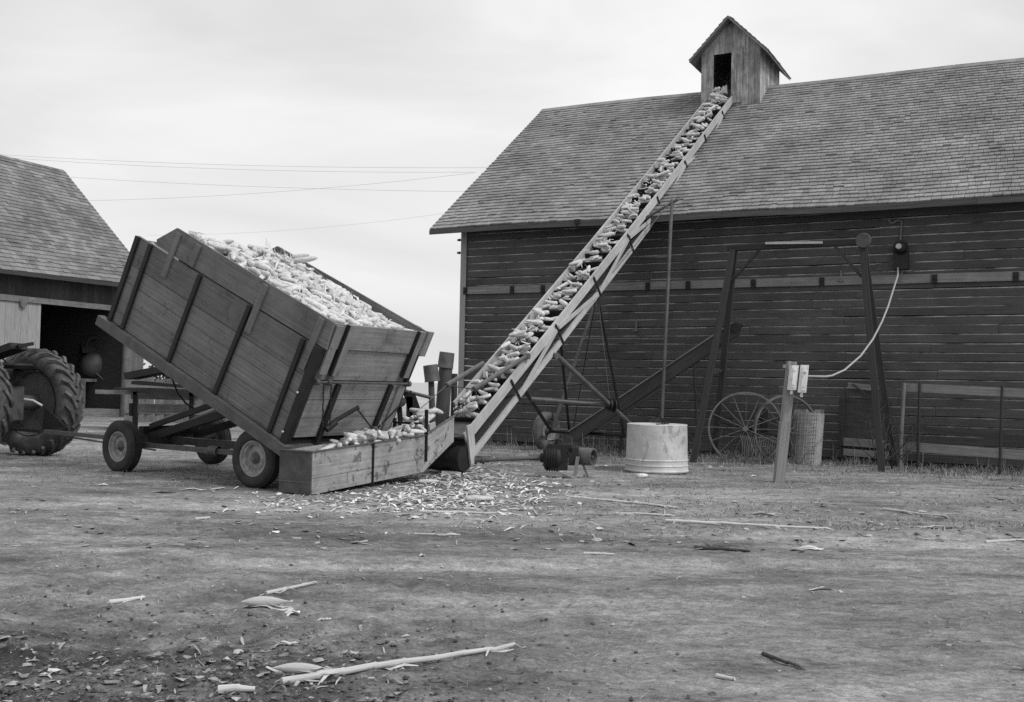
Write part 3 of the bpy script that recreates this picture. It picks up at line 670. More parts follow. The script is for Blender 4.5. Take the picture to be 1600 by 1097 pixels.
# individuals: top-layer ears on the camera side
top = [c for c in cand if c[0] == 2 and c[1] < 2.9]
C0 = V3((0, 0, HC))
top.sort(key=lambda c: (wp(c[1], c[2], heapN(c[1], c[2]))-C0).length)
single = set(id(c) for c in top[:185])
for c in cand:
    layer, a, b = c; n = heapN(a, b)-.10+.05*layer+random.uniform(-.02, .02)-.03*(b < .15)
    th = random.gauss(0, .9) if random.random() < .6 else random.uniform(0, 2*pi)
    X = WU*cos(th)+Wv*sin(th)+WN*random.uniform(-.25, .25)
    b = min(max(b, .07+.15*abs(sin(th))), WW-.07-.13*abs(sin(th))); a = max(a, .05+.13*abs(cos(th)))
    put_ear(wp(a, b, n), X, WN, id(c) in single, 'pale husked ear of corn among those heaped in the tipped wagon box', G_H)
for px, py, Y in ((478, 405, 12.9), (470, 400, 12.95), (352, 378, 12.7)):
    put_ear(atY(px, py, Y), V3((.9, -.1, .12)), V3((0, 0, 1)), True, 'pale husked ear of corn among those heaped in the tipped wagon box', G_H)
# lumpy body under the ears
hb = MB(); na, nb = 40, 22; vs = []
for i in range(na+1):
    for j in range(nb+1):
        a = .03+3.3*i/na; b = .05+(WW-.1)*j/nb; vs.append(wp(a, b, heapN(a, b)-.17+.02*random.random()))
HB = (vs, [(i*(nb+1)+j, (i+1)*(nb+1)+j, (i+1)*(nb+1)+j+1, i*(nb+1)+j+1) for i in range(na) for j in range(nb)])
b = stuffN[0]; stuffV.append(np.array([tuple(p) for p in vs])); stuffF.extend([[k+b for k in f] for f in HB[1]]); stuffN[0] += len(vs)

def loose_husk(p, X, Z, L, w):
    X = V3(X).normalized(); Z = V3(Z); Y = Z.cross(X).normalized(); Z = X.cross(Y); vs = []; n = 4; tw = random.uniform(-1, 1)
    for i in range(n+1):
        f = i/n; ww = w*sin(pi*min(.95, max(.08, f)))**.6/2; c = V3(p)+X*L*(f-.5)+Z*(.03*sin(pi*f)*random.uniform(.3, 1.5)); t = tw*f
        vs += [c-Y*ww*cos(t)-Z*ww*sin(t), c+Y*ww*cos(t)+Z*ww*sin(t)]
    b = stuffN[0]; stuffV.append(np.array([tuple(q) for q in vs])); stuffF.extend([[b+2*i, b+2*i+1, b+2*i+3, b+2*i+2] for i in range(n)]); stuffN[0] += len(vs)
for _ in range(60):
    a = random.uniform(.1, 3.0); b = random.uniform(.15, WW-.15); th = random.uniform(0, 2*pi)
    loose_husk(wp(a, b, heapN(a, b)+random.uniform(0, .03)), WU*cos(th)+Wv*sin(th)+WN*random.uniform(-.2, .5), WN, random.uniform(.08, .2), random.uniform(.015, .045))
# ------------------------------------------------------------------ DRAG TROUGH (feeder hopper)
T0 = V3((-2.19, 11.04, 0)); T1 = V3((-1.11, 12.80, .115)); T2 = V3((-.76, 13.38, .48)); TS = V3((-.41, .25, 0)).normalized()*.48
TD = (T1-T0); TD.z = 0; TD.normalize()
trough = thing('feeder_trough', (T0+T1)/2+TS/2, 'low wooden drag trough half full of corn under the wagon tailgate, dark end panel', 'trough')
def tz(p, h): return p+V3((0, 0, h))
mb = MB()
for sg, S in ((0, V3((0, 0, 0))), (1, TS)):
    o = -TS.normalized()*(.025 if sg else -.0)
    for lo, hi in ((0, .17), (.175, .465)):
        mb.prism([T0+S+V3((0, 0, lo)), T1+S+V3((0, 0, lo)), T1+S+V3((0, 0, hi)), T0+S+V3((0, 0, hi))], TS*(1 if not sg else -1), .028)
    mb.prism([T1+S, T2+S, T2+S+V3((0, 0, .16)), T1+S+V3((0, 0, .22))], TS*(1 if not sg else -1), .028)
    mb.prism([T1+S+V3((0, 0, .225)), T2+S+V3((0, 0, .165)), T2+S+V3((0, 0, .34)), T1+S+V3((0, 0, .465))], TS*(1 if not sg else -1), .0275)
tr = mb.build('trough_side', M_trough, trough)
mb = MB(); mb.beam(T0+TS/2+V3((0, 0, .06)), T1+TS/2+V3((0, 0, .06)), .42, .02); mb.beam(T1+TS/2+V3((0, 0, .05)), T2+TS/2+V3((0, 0, .05)), .42, .02); mb.build('trough_floor', M_stake, trough)
mb = MB(); mb.prism([T0-TD*.004, T0+TS-TD*.004, T0+TS+V3((0, 0, .47))-TD*.004, T0+V3((0, 0, .47))-TD*.004], -TD, .012)
mb.build('end_panel', mat('painted_end_panel', .085, .3, (8, 8, 8), 'Object', isl=0, blotch=.2, bscale=7), trough)
mb = MB(); mb.beam(T0+V3((0, 0, .475))-TS.normalized()*.004-TD*.02, T1+V3((0, 0, .475))-TS.normalized()*.004, .03, .012); mb.beam(T0-TD*.022+V3((0, 0, .478)), T0+TS-TD*.022+V3((0, 0, .478)), .02, .014)
mb.beam(T1+V3((0, 0, .472))-TS.normalized()*.004, T2+V3((0, 0, .35))-TS.normalized()*.004, .03, .012)
mb.beam(T0-TD*.024+V3((0, 0, .13)), T0+TS-TD*.024+V3((0, 0, .13)), .006, .012)
mb.build('edge_iron', M_pipe, trough)
def on(px, h0, h1, w, ext_=0, par=trough):     # iron strap on the near face where the photo shows it
    d = ray(px, 700); n_ = V3((TD.y, -TD.x, 0)); t = (T0-C0).dot(n_)/d.dot(n_); P = C0+d*t; f = (P-T0).dot(TD); zb = .115*f/2.06
    P = V3((P.x, P.y, 0))-TS.normalized()*.012
    m2 = MB(); m2.beam(P+V3((0, 0, zb+h0)), P+V3((0, 0, zb+h1)), w, .016, TD); return m2.build('iron_strap', M_stake, par)
on(582, -.02, .475, .03); on(664, .13, .80, .05)
mb = MB(); mb.beam(T1+TS*.1+V3((0, 0, .62)), T1+TS+V3((0, 0, .62)), .03, .03); mb.beam(T1+TS+V3((0, 0, .1)), T1+TS+V3((0, 0, .68)), .03, .04, TD); mb.build('lift_bar', M_stake, trough)
for i in range(84):
    f = random.uniform(.28, 1.02) if i < 70 else random.uniform(1.0, 1.25); g = random.uniform(.12, .9)
    p = (T0.lerp(T1, f) if f < 1 else T1.lerp(T2, (f-1)*3)); h = .43+.07*math.sin(pi*g)-max(0, .45-f)*.8+random.uniform(-.03, .05)+max(0, f-.75)*.2
    th = random.uniform(0, 2*pi); put_ear(p+TS*g+V3((0, 0, h)), V3((cos(th), sin(th), random.uniform(-.4, .5))), V3((0, 0, 1)), i % 3 == 0, 'pale husked ear of corn among those dumped into the low feeder trough', 'ears in the feeder trough')
hb = MB(); vs = [tuple(T0.lerp(T1, f)+TS*g+V3((0, 0, .34-max(0, .62-f)*.5))) for f in (.3, .62, 1.0) for g in (.07, .5, .93)]
b = stuffN[0]; stuffV.append(np.array(vs)); stuffF.extend([[b+3*i+j, b+3*i+j+1, b+3*i+j+4, b+3*i+j+3] for i in range(2) for j in range(2)]); stuffN[0] += 9

# ------------------------------------------------------------------ ELEVATOR
ES = V3((-.662, 13.75, .562)); EE = V3((4.968, 22.668, 8.059)); EL = (EE-ES).length; ED = (EE-ES).normalized()
EP = V3((-.846, .534, 0)).normalized(); EN = EP.cross(ED); EN = EN if EN.z > 0 else -EN
EWd = .59; SAG = .055
def ep(t, b, n): return ES+ED*t+EP*b+EN*(n-SAG*sin(pi*min(1, max(0, t/EL))))
elev = thing('grain_elevator', ep(0, EWd/2, 0)-V3((0, 0, .3)), 'long inclined board elevator carrying ear corn up to the barn cupola', 'elevator')
def rail(name, b, n0, n1, t0, t1, w, m, seg=12, par=elev, off=0):
    mb = MB()
    for i in range(seg):
        a = t0+(t1-t0)*i/seg; c = t0+(t1-t0)*(i+1)/seg
        vs = []
        for tt in (a, c-.0):
            for bb in (b, b+w):
                for nn in (n0, n1): vs.append(ep(tt, bb, nn))
        ou = off+a
        fs = [(0, 1, 3, 2), (4, 6, 7, 5), (0, 4, 5, 1), (2, 3, 7, 6), (0, 2, 6, 4), (1, 5, 7, 3)]
        L = c-a; H = abs(n1-n0); us = [[(ou, 0)]*4]*2+[[(ou, 0), (ou+L, 0), (ou+L, H), (ou, H)], [(ou, 0), (ou, H), (ou+L, H), (ou+L, 0)], [(ou, 0), (ou, w), (ou+L, w), (ou+L, 0)], [(ou, 0), (ou+L, 0), (ou+L, w), (ou, w)]]
        mb.add(vs, fs, us)
    return mb.build(name, m, par)
rail('trough_board', -.0, -.155, 0, .0, EL+.25, -.03, M_elev); rail('trough_board', EWd, -.155, 0, .75, EL+.25, .03, M_elev, off=20)
rail('trough_floor', .0, -.17, -.157, .05, EL+.25, EWd, M_dkwood)
TE = EL-.9
rail('lower_chord', .0, -.42, -.32, -.05, TE, -.03, M_elev, off=7); rail('lower_chord', EWd, -.42, -.32, .2, TE, .03, M_elev, off=33)
rail('return_slide', .02, -.32, -.308, .1, TE, EWd-.04, M_dkwood)
ts = [1.42, 3.0, 4.56, 6.15, 7.72, 9.38, 10.7, 12.0]
for i, t in enumerate(ts):
    for b in (-.045, EWd+.045):
        mb = MB(); mb.beam(ep(t-.03, b, -.03), ep(t+.03, b, -.43), .035, .018, EP); mb.build('iron_strap', M_stake, elev)
for i in range(len(ts)-1):                    # long diagonal boards of the truss
    for b in (-.036, EWd+.036):
        mb = MB(); a, c = ts[i], ts[i+1]
        if i % 2 == 0: mb.beam(ep(a+.05, b, -.36), ep(c-.03, b, -.13), .07, .016, EP)
        else: mb.beam(ep(a+.05, b, -.13), ep(c-.03, b, -.36), .07, .016, EP)
        mb.build('truss_diagonal', M_elev, elev)
fl_t = list(np.arange(.45, EL-.1, .335))
mb = MB()
for t in fl_t: mb.box(ep(t, EWd/2, -.105), EP, ED, EN, EWd/2-.03, .012, .055)
for b in (.12, EWd-.12): 
    mb.tube([ep(t, b, -.14) for t in np.arange(.2, EL, .6)], .012, 5)
mb.build('flight_chain', M_stake, elev); elev['note'] = ''
del elev['note']
cnt = 0
for i, t in enumerate(fl_t):
    k = random.choice((6, 7, 8, 9)) if random.random() > .08 else 5
    hh = random.uniform(0, .035)
    for j in range(k):
        b = random.uniform(.07, EWd-.07); dt_ = random.uniform(.05, .17); th = random.gauss(pi/2, .5) if random.random() < .8 else random.uniform(0, pi)
        X = ED*cos(th)+EP*sin(th)+EN*random.uniform(-.2, .3)
        m_ = abs(cos(th)); b = min(max(b, .05+.1*abs(sin(th))), EWd-.05-.1*abs(sin(th)))
        n = -.115+.052*(j % 4)+random.uniform(0, .02)+hh*(j > 3)
        sg = i < 13
        put_ear(ep(t+dt_, b, n), X, EN, sg and cnt < 82, 'pale husked ear of corn riding up the lower half of the elevator', 'ears riding up the elevator'); cnt += sg
for _ in range(22):
    th = random.uniform(0, pi); put_ear(ep(EL-.35+random.uniform(0, .5), random.uniform(.15, EWd-.15), random.uniform(-.05, .2)), ED*cos(th)+EP*sin(th)+EN*random.uniform(-.5, .7), EN, False)
for _ in range(130):
    t = random.uniform(.4, EL-.2); b = random.uniform(.1, EWd-.1); th = random.uniform(0, 2*pi)
    loose_husk(ep(t, b, random.uniform(-.02, .06)), ED*cos(th)+EP*sin(th)+EN*random.uniform(-.2, .6), EN, random.uniform(.06, .16), random.uniform(.012, .035))
# boot at the foot
mb = MB(); mb.lathe(ep(-.12, -.02, -.24)-V3((0, 0, .08)), EP, [(0, .001), (0, .17), (.03, .18), (.5, .18), (.63, .17), (.63, .001)], 22); bt = mb.build('boot_drum', M_stake, elev)
mb = MB()
for b in (-.045, EWd+.02):
    mb.beam(ep(.12, b, .0)+V3((0, 0, .06)), ep(.02, b, -.34)+V3((0, 0, -.14)), .15, .03, EP)
    mb.build('boot_side_board', M_elev, elev); mb = MB()
mb = MB(); mb.prism([ep(.05, .0, -.14), ep(.05, EWd, -.14), ep(.55, EWd, -.14), ep(.55, 0, -.14)], EN, .02); mb.prism([T2+V3((0, 0, .1)), T2+TS+V3((0, 0, .1)), ep(.1, EWd-.05, -.1), ep(.1, .0, -.1)], (0, 0, 1), .02); mb.build('boot_apron', M_pipe, elev)
mb = MB(); mb.beam(ep(.1, 0, -.5)-V3((0, 0, .02)), ep(.1, EWd, -.5)-V3((0, 0, .02)), .3, .08); mb.build('boot_skid', M_dkwood, elev)
# feeder lift arms
mb = MB()
A1, B1 = ep(1.95, -.05, .03), atY(740, 608, 13.55); A2, B2 = ep(1.75, EWd+.05, .03), atY(698, 602, 13.95)
mb.tube([A1, B1], .034, 10); mb.tube([A2, B2], .034, 10); mb.tube([B1, B2], .008, 6); mb.lathe(A1-EP*.04, EP, [(0, .001), (0, .05), (.08, .05), (.08, .001)], 10)
mb.build('lift_arm', M_pipe, elev)
mb = MB(); mb.tube([B2, T1+TS+V3((0, 0, .5))], .006, 5); mb.tube([B1, T2+V3((0, 0, .34))], .007, 5); mb.tube([atY(742, 604, 13.6), atY(748, 640, 13.75)], .006, 5); mb.build('lift_cable', M_pipe, elev)
# undercarriage
hf = V3((.70, 19.25, .37)); hn = V3((2.62, 17.75, .37)); axd = (hn-hf).normalized()
wheel(elev, hf, -axd, .375, .18, .21, mt=M_tyre3, mr=M_rim); wheel(elev, hn, axd, .36, .17, .21, mr=M_pipe)
mb = MB(); mb.tube([hf, hn], .028, 8); mb.build('axle', M_stake, elev)
def sp0(px, py, q): s, z = splane(px, py, q); return bp(s, q, z)
tn = sp0(1050, 312, -.78); tf = ep(6.9, EWd, -.45)
mb = MB(); mb.tube([hn+V3((.075, .02, 0)), tn], .032, 8); legn = mb.build('frame_leg', M_pipe, elev)
mb = MB(); mb.tube([hf+axd*.12, tf], .036, 8); mb.build('frame_leg', M_pipe, elev)
mb = MB(); mb.tube([tn+EP*-.12, tf+EP*.1], .03, 8)
def at_row(a, b, y):                       # where a leg crosses a given sight-line height
    lo, hi = 0.0, 1.0
    for _ in range(30):
        m = (lo+hi)/2; q = a.lerp(b, m)-C0; r_ = 548.5-FPX*q.dot(UP)/q.dot(FW)
        if r_ > y: lo = m
        else: hi = m
    return a.lerp(b, lo)
for y in (402, 530): mb.tube([at_row(hn, tn, y), at_row(hf, tf, y)], .016, 6)
mb.build('frame_rung', M_pipe, elev)
mb = MB(); c1 = ep(3.1, .05, -.42); c2 = ep(4.74, .1, -.44)
g1 = hf.lerp(hn, .22); g2 = hf.lerp(hn, .72)
mb.tube([c1, g1], .025, 6); mb.tube([c2, g2], .025, 6); mb.tube([c1.lerp(g1, .45), c2.lerp(g2, .6)], .014, 6)
mb.tube([c2, hf.lerp(hn, .25)], .008, 5)
mb.build('frame_brace', M_stake, elev)
mb = MB(); c3 = ep(1.98, EWd*.5, -.42); mb.tube([c3, hf+axd*.12], .032, 8); mb.tube([c3, ep(1.98, 0, -.42)], .02, 6); mb.build('drag_link', M_stake, elev)
P1 = ep(2.75, .0, -.43); P2 = hn.lerp(hf, .14)+V3((0, 0, .05)); Pj = P1.lerp(P2, .62); Pk = c3.lerp(hf+axd*.12, .33)
mb = MB(); mb.tube([P1, P2], .042, 8); mb.tube([P1-EP*.1-ED*.1, P1+EP*.1], .045, 8); mb.build('lift_strut', M_pipe, elev)
mb = MB(); mb.tube([Pk, Pj], .036, 8); mb.tube([Pk, Pk.lerp(Pj, .13)], .042, 8); mb.tube([Pk.lerp(Pj, .8), Pj], .042, 8); mb.build('winch_shaft', M_pipe, elev)
mb = MB(); wd = (Pj-Pk).normalized(); mb.lathe(Pj, wd, [(-.09, .001), (-.09, .07), (-.02, .07), (-.02, .11), (.01, .11), (.01, .06), (.05, .05), (.06, .12), (.08, .12), (.08, .001)], 14)
mb.tube([Pj+wd*.08, Pj+V3((.12, 0, .14))], .014, 6); mb.build('winch_drum', M_stake, elev)
mb = MB(); mb.tube([ep(7.2, .1, -.45), ep(4.74, .1, -.5), Pj], .005, 5); mb.tube([P1, ep(4.7, .05, -.45), ep(7.2, .05, -.44)], .005, 5); mb.tube([tn, c2], .007, 5); mb.build('lift_cable', M_pipe, elev)

# remaining ears: one uncountable mass
A = np.concatenate(stuffV); m = bpy.data.meshes.new('corn_ears'); m.from_pydata(A.tolist(), [], stuffF); m.polygons.foreach_set('use_smooth', [True]*len(stuffF)); m.materials.append(M_corn)
o = bpy.data.objects.new('corn_ears', m); COL.objects.link(o); tag(o, 'mass of pale corn ears filling the wagon heap and the upper elevator', 'corn', kind='stuff')

# ------------------------------------------------------------------ gear motor and drive shaft
GM = V3((.78, 13.75, 0)); gx = V3((.97, -.08, 0)).normalized(); gy = V3((-gx.y, gx.x, 0)); Z = V3((0, 0, 1))
gm = thing('gear_drive', GM, 'squat dark gear drive with belt pulley on boards, shaft running to the elevator foot', 'machine')
mb = MB(); c = GM+Z*.29-gx*.10
mb.lathe(c-Z*.03, gx, [(-.26, .001), (-.26, .06), (-.22, .07), (-.2, .15), (-.18, .17), (-.02, .18), (.02, .165), (.05, .13), (.05, .001)], 22)
mb.box(c+gx*.02+Z*.11, gx, gy, Z, .16, .12, .05); mb.box(c-Z*.08, gx, gy, Z, .12, .13, .11); mb.box(c+gx*.2, gx, gy, Z, .07, .12, .12)
mb.lathe(c+gx*.06, gy, [(-.14, .001), (-.14, .07), (.14, .07), (.14, .001)], 14)
for k in range(5): mb.lathe(c-Z*.03+gx*(-.17+.035*k), gx, [(0, .17), (.0, .19), (.012, .19), (.012, .17)], 22)
for k in range(6):
    a_ = 2*pi*k/6; mb.lathe(c-Z*.03+gy*cos(a_)*.11+Z*sin(a_)*.11-gx*.2, -gx, [(0, .014), (.02, .014), (.02, .001)], 6)
mb.lathe(c+Z*.14-gx*.02, Z, [(0, .05), (.05, .05), (.05, .03), (.09, .03), (.09, .001)], 10); mb.tube([c+Z*.1+gx*.1, c+Z*.22+gx*.02, c+Z*.2-gx*.15], .012, 6)
mb.build('gear_case', M_stake, gm)
mb = MB(); pc = c+gx*.38+Z*.0; ax_ = (gx*.9-gy*.45).normalized(); mb.lathe(pc, ax_, [(-.11, .04), (-.11, .12), (.0, .125), (.11, .12), (.11, .10), (-.09, .095), (-.09, .001)], 20); mb.lathe(pc, ax_, [(-.2, .02), (.1, .02), (.1, .001)], 8); mb.build('belt_pulley', M_pipe, gm)
mb = MB(); mb.beam(GM-gx*.42+gy*-.12+Z*.05, GM+gx*.02-gy*.16+Z*.05, .12, .03); mb.beam(GM-gx*.05-gy*.14+Z*.06, GM+gx*.12-gy*.3+Z*.02, .1, .03); mb.beam(GM+gx*.25-gy*.1+Z*.03, GM+gx*.5+gy*.1+Z*.07, .04, .03); mb.build('base_board', M_post, gm)
mb = MB(); mb.beam(c+gx*.26-gy*.12-Z*.0, GM+gx*.12-gy*.26+Z*.02, .05, .03, gy); mb.beam(c+gx*.3-Z*.03, GM+gx*.3-gy*.1+Z*.02, .03, .03, gy); mb.build('support_leg', M_pipe, gm)
mb = MB(); e0 = V3((-.42, 13.62, .22)); mb.tube([e0, c-gx*.2-Z*.03], .028, 10); mb.tube([c-gx*.42-Z*.03, c-gx*.22-Z*.03], .045, 10); mb.tube([e0, e0.lerp(c, .12)], .04, 8)
mb.lathe(e0, gx, [(-.06, .001), (-.06, .06), (-.03, .06), (-.03, .03), (.03, .03), (.04, .055), (.07, .055), (.07, .001)], 8); mb.build('drive_shaft', M_steel, gm)

# ------------------------------------------------------------------ galvanised tub upside down
TB = V3((2.22, 15.05, 0)); tub = thing('galvanised_tub', TB, 'pale galvanised tub standing upside down at the foot of the tall elevator leg', 'tub')
mb = MB(); prof = [(0, .475), (.02, .485), (.035, .475), (.055, .468), (.09, .468), (.10, .478), (.112, .468), (.13, .466), (.17, .466), (.18, .476), (.195, .464), (.45, .458), (.68, .450), (.70, .455), (.71, .45), (.705, .43), (.70, 0.001)]
mb.lathe(TB, (0, 0, 1), prof, 48); mb.build('tub_shell', M_galv, tub)
mb = MB(); mb.tube([TB+V3((.05, -.3, .72)), TB+V3((.12, -.1, .74)), TB+V3((.22, .1, .725))], .008, 6); mb.tube([TB+V3((.06, -.2, .715)), TB+V3((-.0, -.1, .78)), TB+V3((.02, -.05, .84))], .007, 5); mb.tube([TB+V3((-.05, -.25, .715)), TB+V3((.15, -.2, .73))], .009, 5); mb.build('rope_end', M_stake, tub)
husk_on_tub = MB()
# ------------------------------------------------------------------ cable post with switch boxes
CP = V3((3.734, 13.80, 0)); ct_ = V3((3.895, 13.80, 1.66)); post = thing('switch_post', CP, 'short leaning grey post carrying two white switch boxes, cable to the barn', 'post')
mb = MB(); d = (ct_-CP).normalized()
pts = []
mb.beam(CP-d*.2, CP.lerp(ct_, .5), .13, .13, (0, 1, 0)); mb.beam(CP.lerp(ct_, .5), ct_, .118, .12, (0, 1, 0)); mb.beam(ct_-d*.1+V3((-.12, -.03, .03)), ct_-d*.1+V3((.08, -.03, .03)), .03, .05)
mb.build('post_timber', M_post, post)
for k, (px, py, w, h) in enumerate(((1239, 590, .075, .34), (1255, 592, .09, .38))):
    c = atY(px, py, 13.66-.03*k); mb = MB(); X = V3((.97, -.22 if k else .1, 0)).normalized()
    mb.box(c, d, X, X.cross(d), h/2, w/2+.01, .05); mb.box(c-X.cross(d)*-.0+V3((0, -.055, 0)), d, X, X.cross(d), h/2-.03, w/2-.012, .012)
    mb.tube([c-d*(h/2), c-d*(h/2+.06)], .02, 8)
    for q in (-.1, .1): mb.lathe(c+d*q+V3((0, -.07, 0)), (0, -1, 0), [(0, .012), (.01, .012), (.01, .001)], 8)
    b_ = mb.build('switch_box', M_white, post)
cs = [(1262, 588), (1290, 588.5), (1300, 587), (1320, 578), (1345, 556), (1364, 530), (1378, 503), (1388, 478), (1396, 452), (1403, 430), (1403, 418)]
q_ = []
bs_, bz_ = splane(1403, 418, -.14); Pend = bp(bs_, -.14, bz_); Y0_, Y1_ = 13.6, Pend.y
for i, (x, y) in enumerate(cs): q_.append(atY(x, y, Y0_+(Y1_-Y0_)*(max(0, i-1)/(len(cs)-2))))
mb = MB(); mb.tube(q_, .0145, 8); mb.build('power_cable', M_cable, post)
# meter on the barn wall
ms, mz = splane(1408, 395, -.1); meter = thing('electric_meter', bp(ms, -.1, mz-.3), 'dark round meter box with pale conduit on the barn wall above the cable', 'meter')
mb = MB(); mb.box(bp(ms, -.1, mz-.13), (0, 0, 1), BD, BN, .16, .12, .07); mb.lathe(bp(ms, -.15, mz+.08), -BN, [(-.08, .12), (.02, .13), (.02, .10), (.1, .085), (.13, .04), (.13, .001)], 20); mb.build('meter_case', M_stake, meter)
mb = MB(); mb.lathe(bp(ms-.02, -.285, mz+.09), -BN, [(0, .05), (.012, .04), (.014, .001)], 16); mb.build('meter_glass', M_bright, meter)
mb = MB(); mb.tube([bp(ms-.02, -.05, mz+.2), bp(ms+.0, -.05, mz+.55), bp(ms-.06, -.1, mz+.57), bp(ms-.16, -.1, mz+.52), bp(ms-.22, -.1, mz+.6)], .018, 8); mb.tube([bp(ms+.02, -.06, mz-.28), bp(ms-.02, -.07, mz-.5)], .02, 8); mb.build('conduit', M_old, meter)
# little things nailed to the wall
for px, py, n_ in ((994, 510, 'wall_hook'), (1314, 432, 'wall_bracket')):
    s_, z_ = splane(px, py, -.05); mb = MB(); mb.beam(bp(s_, -.05, z_-.08), bp(s_, -.05, z_+.1), .025, .03); mb.beam(bp(s_-.05, -.08, z_-.08), bp(s_+.05, -.08, z_-.08), .03, .03)
    o = mb.build(n_, M_old); tag(o, {'wall_hook': 'small iron hook on the barn wall between the elevator legs', 'wall_bracket': 'short pale upright bracket standing on the barn band board'}[n_], 'hook' if 'hook' in n_ else 'bracket')

# ------------------------------------------------------------------ tall hoist frame by the wall
def sp(px, py, q): s, z = splane(px, py, q); return bp(s, q, z)
HT = thing('hoist_frame', bp(7.3, -1.4, 0), 'tall dark timber gallows frame with top pulley standing against the barn', 'hoist')
tl, trr = sp(1146, 388, -1.3), sp(1347, 378, -1.3)
mb = MB()
lf = [(tl, sp(1083, 705, -1.9)), (tl+BN*.1, sp(1116, 690, -.45))]; rt = [(trr, sp(1378, 715, -1.7)), (trr+BN*.1, sp(1398, 705, -.6))]
for a, b_ in lf+rt:
    mb = MB(); b_ = V3((b_.x, b_.y, -.02)); mb.beam(b_, a, .10, .08, BN); mb.build('hoist_leg', M_hoist, HT)
mb = MB(); mb.beam(tl-BD*.1, trr+BD*.12, .09, .085); mb.build('hoist_beam', M_stake, HT)
mb = MB(); mb.beam(sp(1196, 380, -1.38), sp(1285, 379, -1.38), .03, .04); mb.build('beam_plate', M_elev, HT)
mb = MB(); mb.beam(sp(1142, 440, -1.3), sp(1190, 386, -1.3), .05, .06, BN); mb.build('hoist_brace', M_hoist, HT); mb = MB(); mb.beam(sp(1346, 432, -1.3), sp(1302, 382, -1.3), .05, .06, BN); mb.build('hoist_brace', M_hoist, HT)
mb = MB(); mb.lathe(sp(1349, 376, -1.38), -BN, [(-.03, .001), (-.03, .115), (-.01, .125), (.0, .10), (.01, .125), (.03, .115), (.03, .001)], 22); mb.build('hoist_pulley', M_hoist2, HT)
mb = MB(); mb.beam(lf[0][0].lerp(lf[0][1], .62), lf[1][0].lerp(lf[1][1], .62), .05, .05); mb.build('hoist_spreader', M_hoist, HT)

# ------------------------------------------------------------------ short spare auger leaning on the wall
e0, e1 = sp(893, 682, -1.5), sp(1150, 512, -.75); X = (e1-e0).normalized(); Y = X.cross(V3((0, 0, 1))).normalized(); Zp = Y.cross(X)
if Zp.z < 0: Zp = -Zp
sc_ = thing('spare_conveyor', V3((e0.x, e0.y, 0)), 'short dark unused conveyor chute slanting up along the barn wall behind the tub', 'conveyor')
mb = MB(); L = (e1-e0).length
mb.box((e0+e1)/2-Zp*.0, X, Y, Zp, L/2, .02, .125); mb.box((e0+e1)/2-Y*.3-Zp*.0, X, Y, Zp, L/2, .02, .125)
mb.box((e0+e1)/2-Y*.15-Zp*.11, X, Y, Zp, L/2, .13, .012)
mb.build('chute_side', M_dkwood, sc_)
mb = MB(); mb.beam(e0+Y*.035+Zp*.11, e1+Y*.035+Zp*.11, .03, .025, Zp); mb.build('chute_edge', M_old, sc_)
mb = MB(); mb.beam(e0+X*.5-Zp*.16, e0+X*1.9-Zp*.18, .05, .06, Zp); mb.tube([e0+X*1.1-Zp*.15, V3(((e0+X*1.1).x, (e0+X*1.1).y, .0))], .03, 8); mb.tube([e0+X*2.6-Zp*.15, V3(((e0+X*2.9).x, (e0+X*2.6).y+.2, .0))], .022, 8); mb.build('chute_leg', M_dkwood, sc_)
mb = MB(); mb.lathe(e1-Y*.3, Y, [(-.02, .001), (-.02, .09), (.34, .09), (.34, .001)], 14); mb.tube([e1, e1+X*.12-Zp*.02], .04, 8); mb.build('chute_head', M_stake, sc_)

# ------------------------------------------------------------------ old hay rake by the wall
HR = thing('hay_rake', V3((4.4, 17.3, 0)), 'rusty hay rake with two tall spoked iron wheels against the barn', 'hay rake')
def iron_wheel(c, ax, R, n=16, par=HR):
    a = ax.orthogonal().normalized(); b = ax.cross(a); m1 = MB()
    m1.lathe(c, ax, [(-.035, R-.022), (.035, R-.022), (.035, R+.008), (-.035, R+.008), (-.035, R-.022)], 44, False)
    w = m1.build('wheel', M_rake, par); m2 = MB(); m2.lathe(c, ax, [(-.09, .001), (-.09, .045), (.09, .045), (.09, .001)], 12)
    for k in range(n):
        d = a*cos(2*pi*k/n)+b*sin(2*pi*k/n); m2.tube([c+ax*(.06*(-1)**k)+d*.04, c+d*R], .009, 5)
    m2.build('spokes', M_rake, w); return w
ra = V3((.42, .9, 0)).normalized(); w1 = atY(1165, 663, 16.9); R1 = .62; w1.z = R1-.03
ra2 = V3((-.25, .96, 0)).normalized(); w2 = atY(1228, 667, 17.0); w2.z = R1-.05
ra = V3((.25, .95, 0)).normalized()
iron_wheel(w1, ra, R1); iron_wheel(w2, ra2, R1-.02)
mb = MB(); rd = random.Random(5)
mb.tube([w1, w2+V3((0, .1, 0))], .02, 6); mb.tube([w1+V3((-.4, .2, .1)), w1+V3((.75, -.05, -.15))], .018, 6); mb.tube([w1+V3((-.3, .1, -.0)), w1+V3((.6, .1, -.3))], .014, 6); mb.tube([w1+V3((-.1, 0, -.2)), w1+V3((.1, 0, .2)), w1+V3((.55, .1, .12))], .014, 6)
mb.box(w2+V3((-.35, .1, .15)), (0, 0, 1), (1, 0, 0), (0, 1, 0), .2, .05, .05); mb.box(w1+V3((.15, .1, -.02)), (1, 0, 0), (0, 0, 1), (0, 1, 0), .13, .04, .05)
mb.build('rake_frame', M_stake, HR)
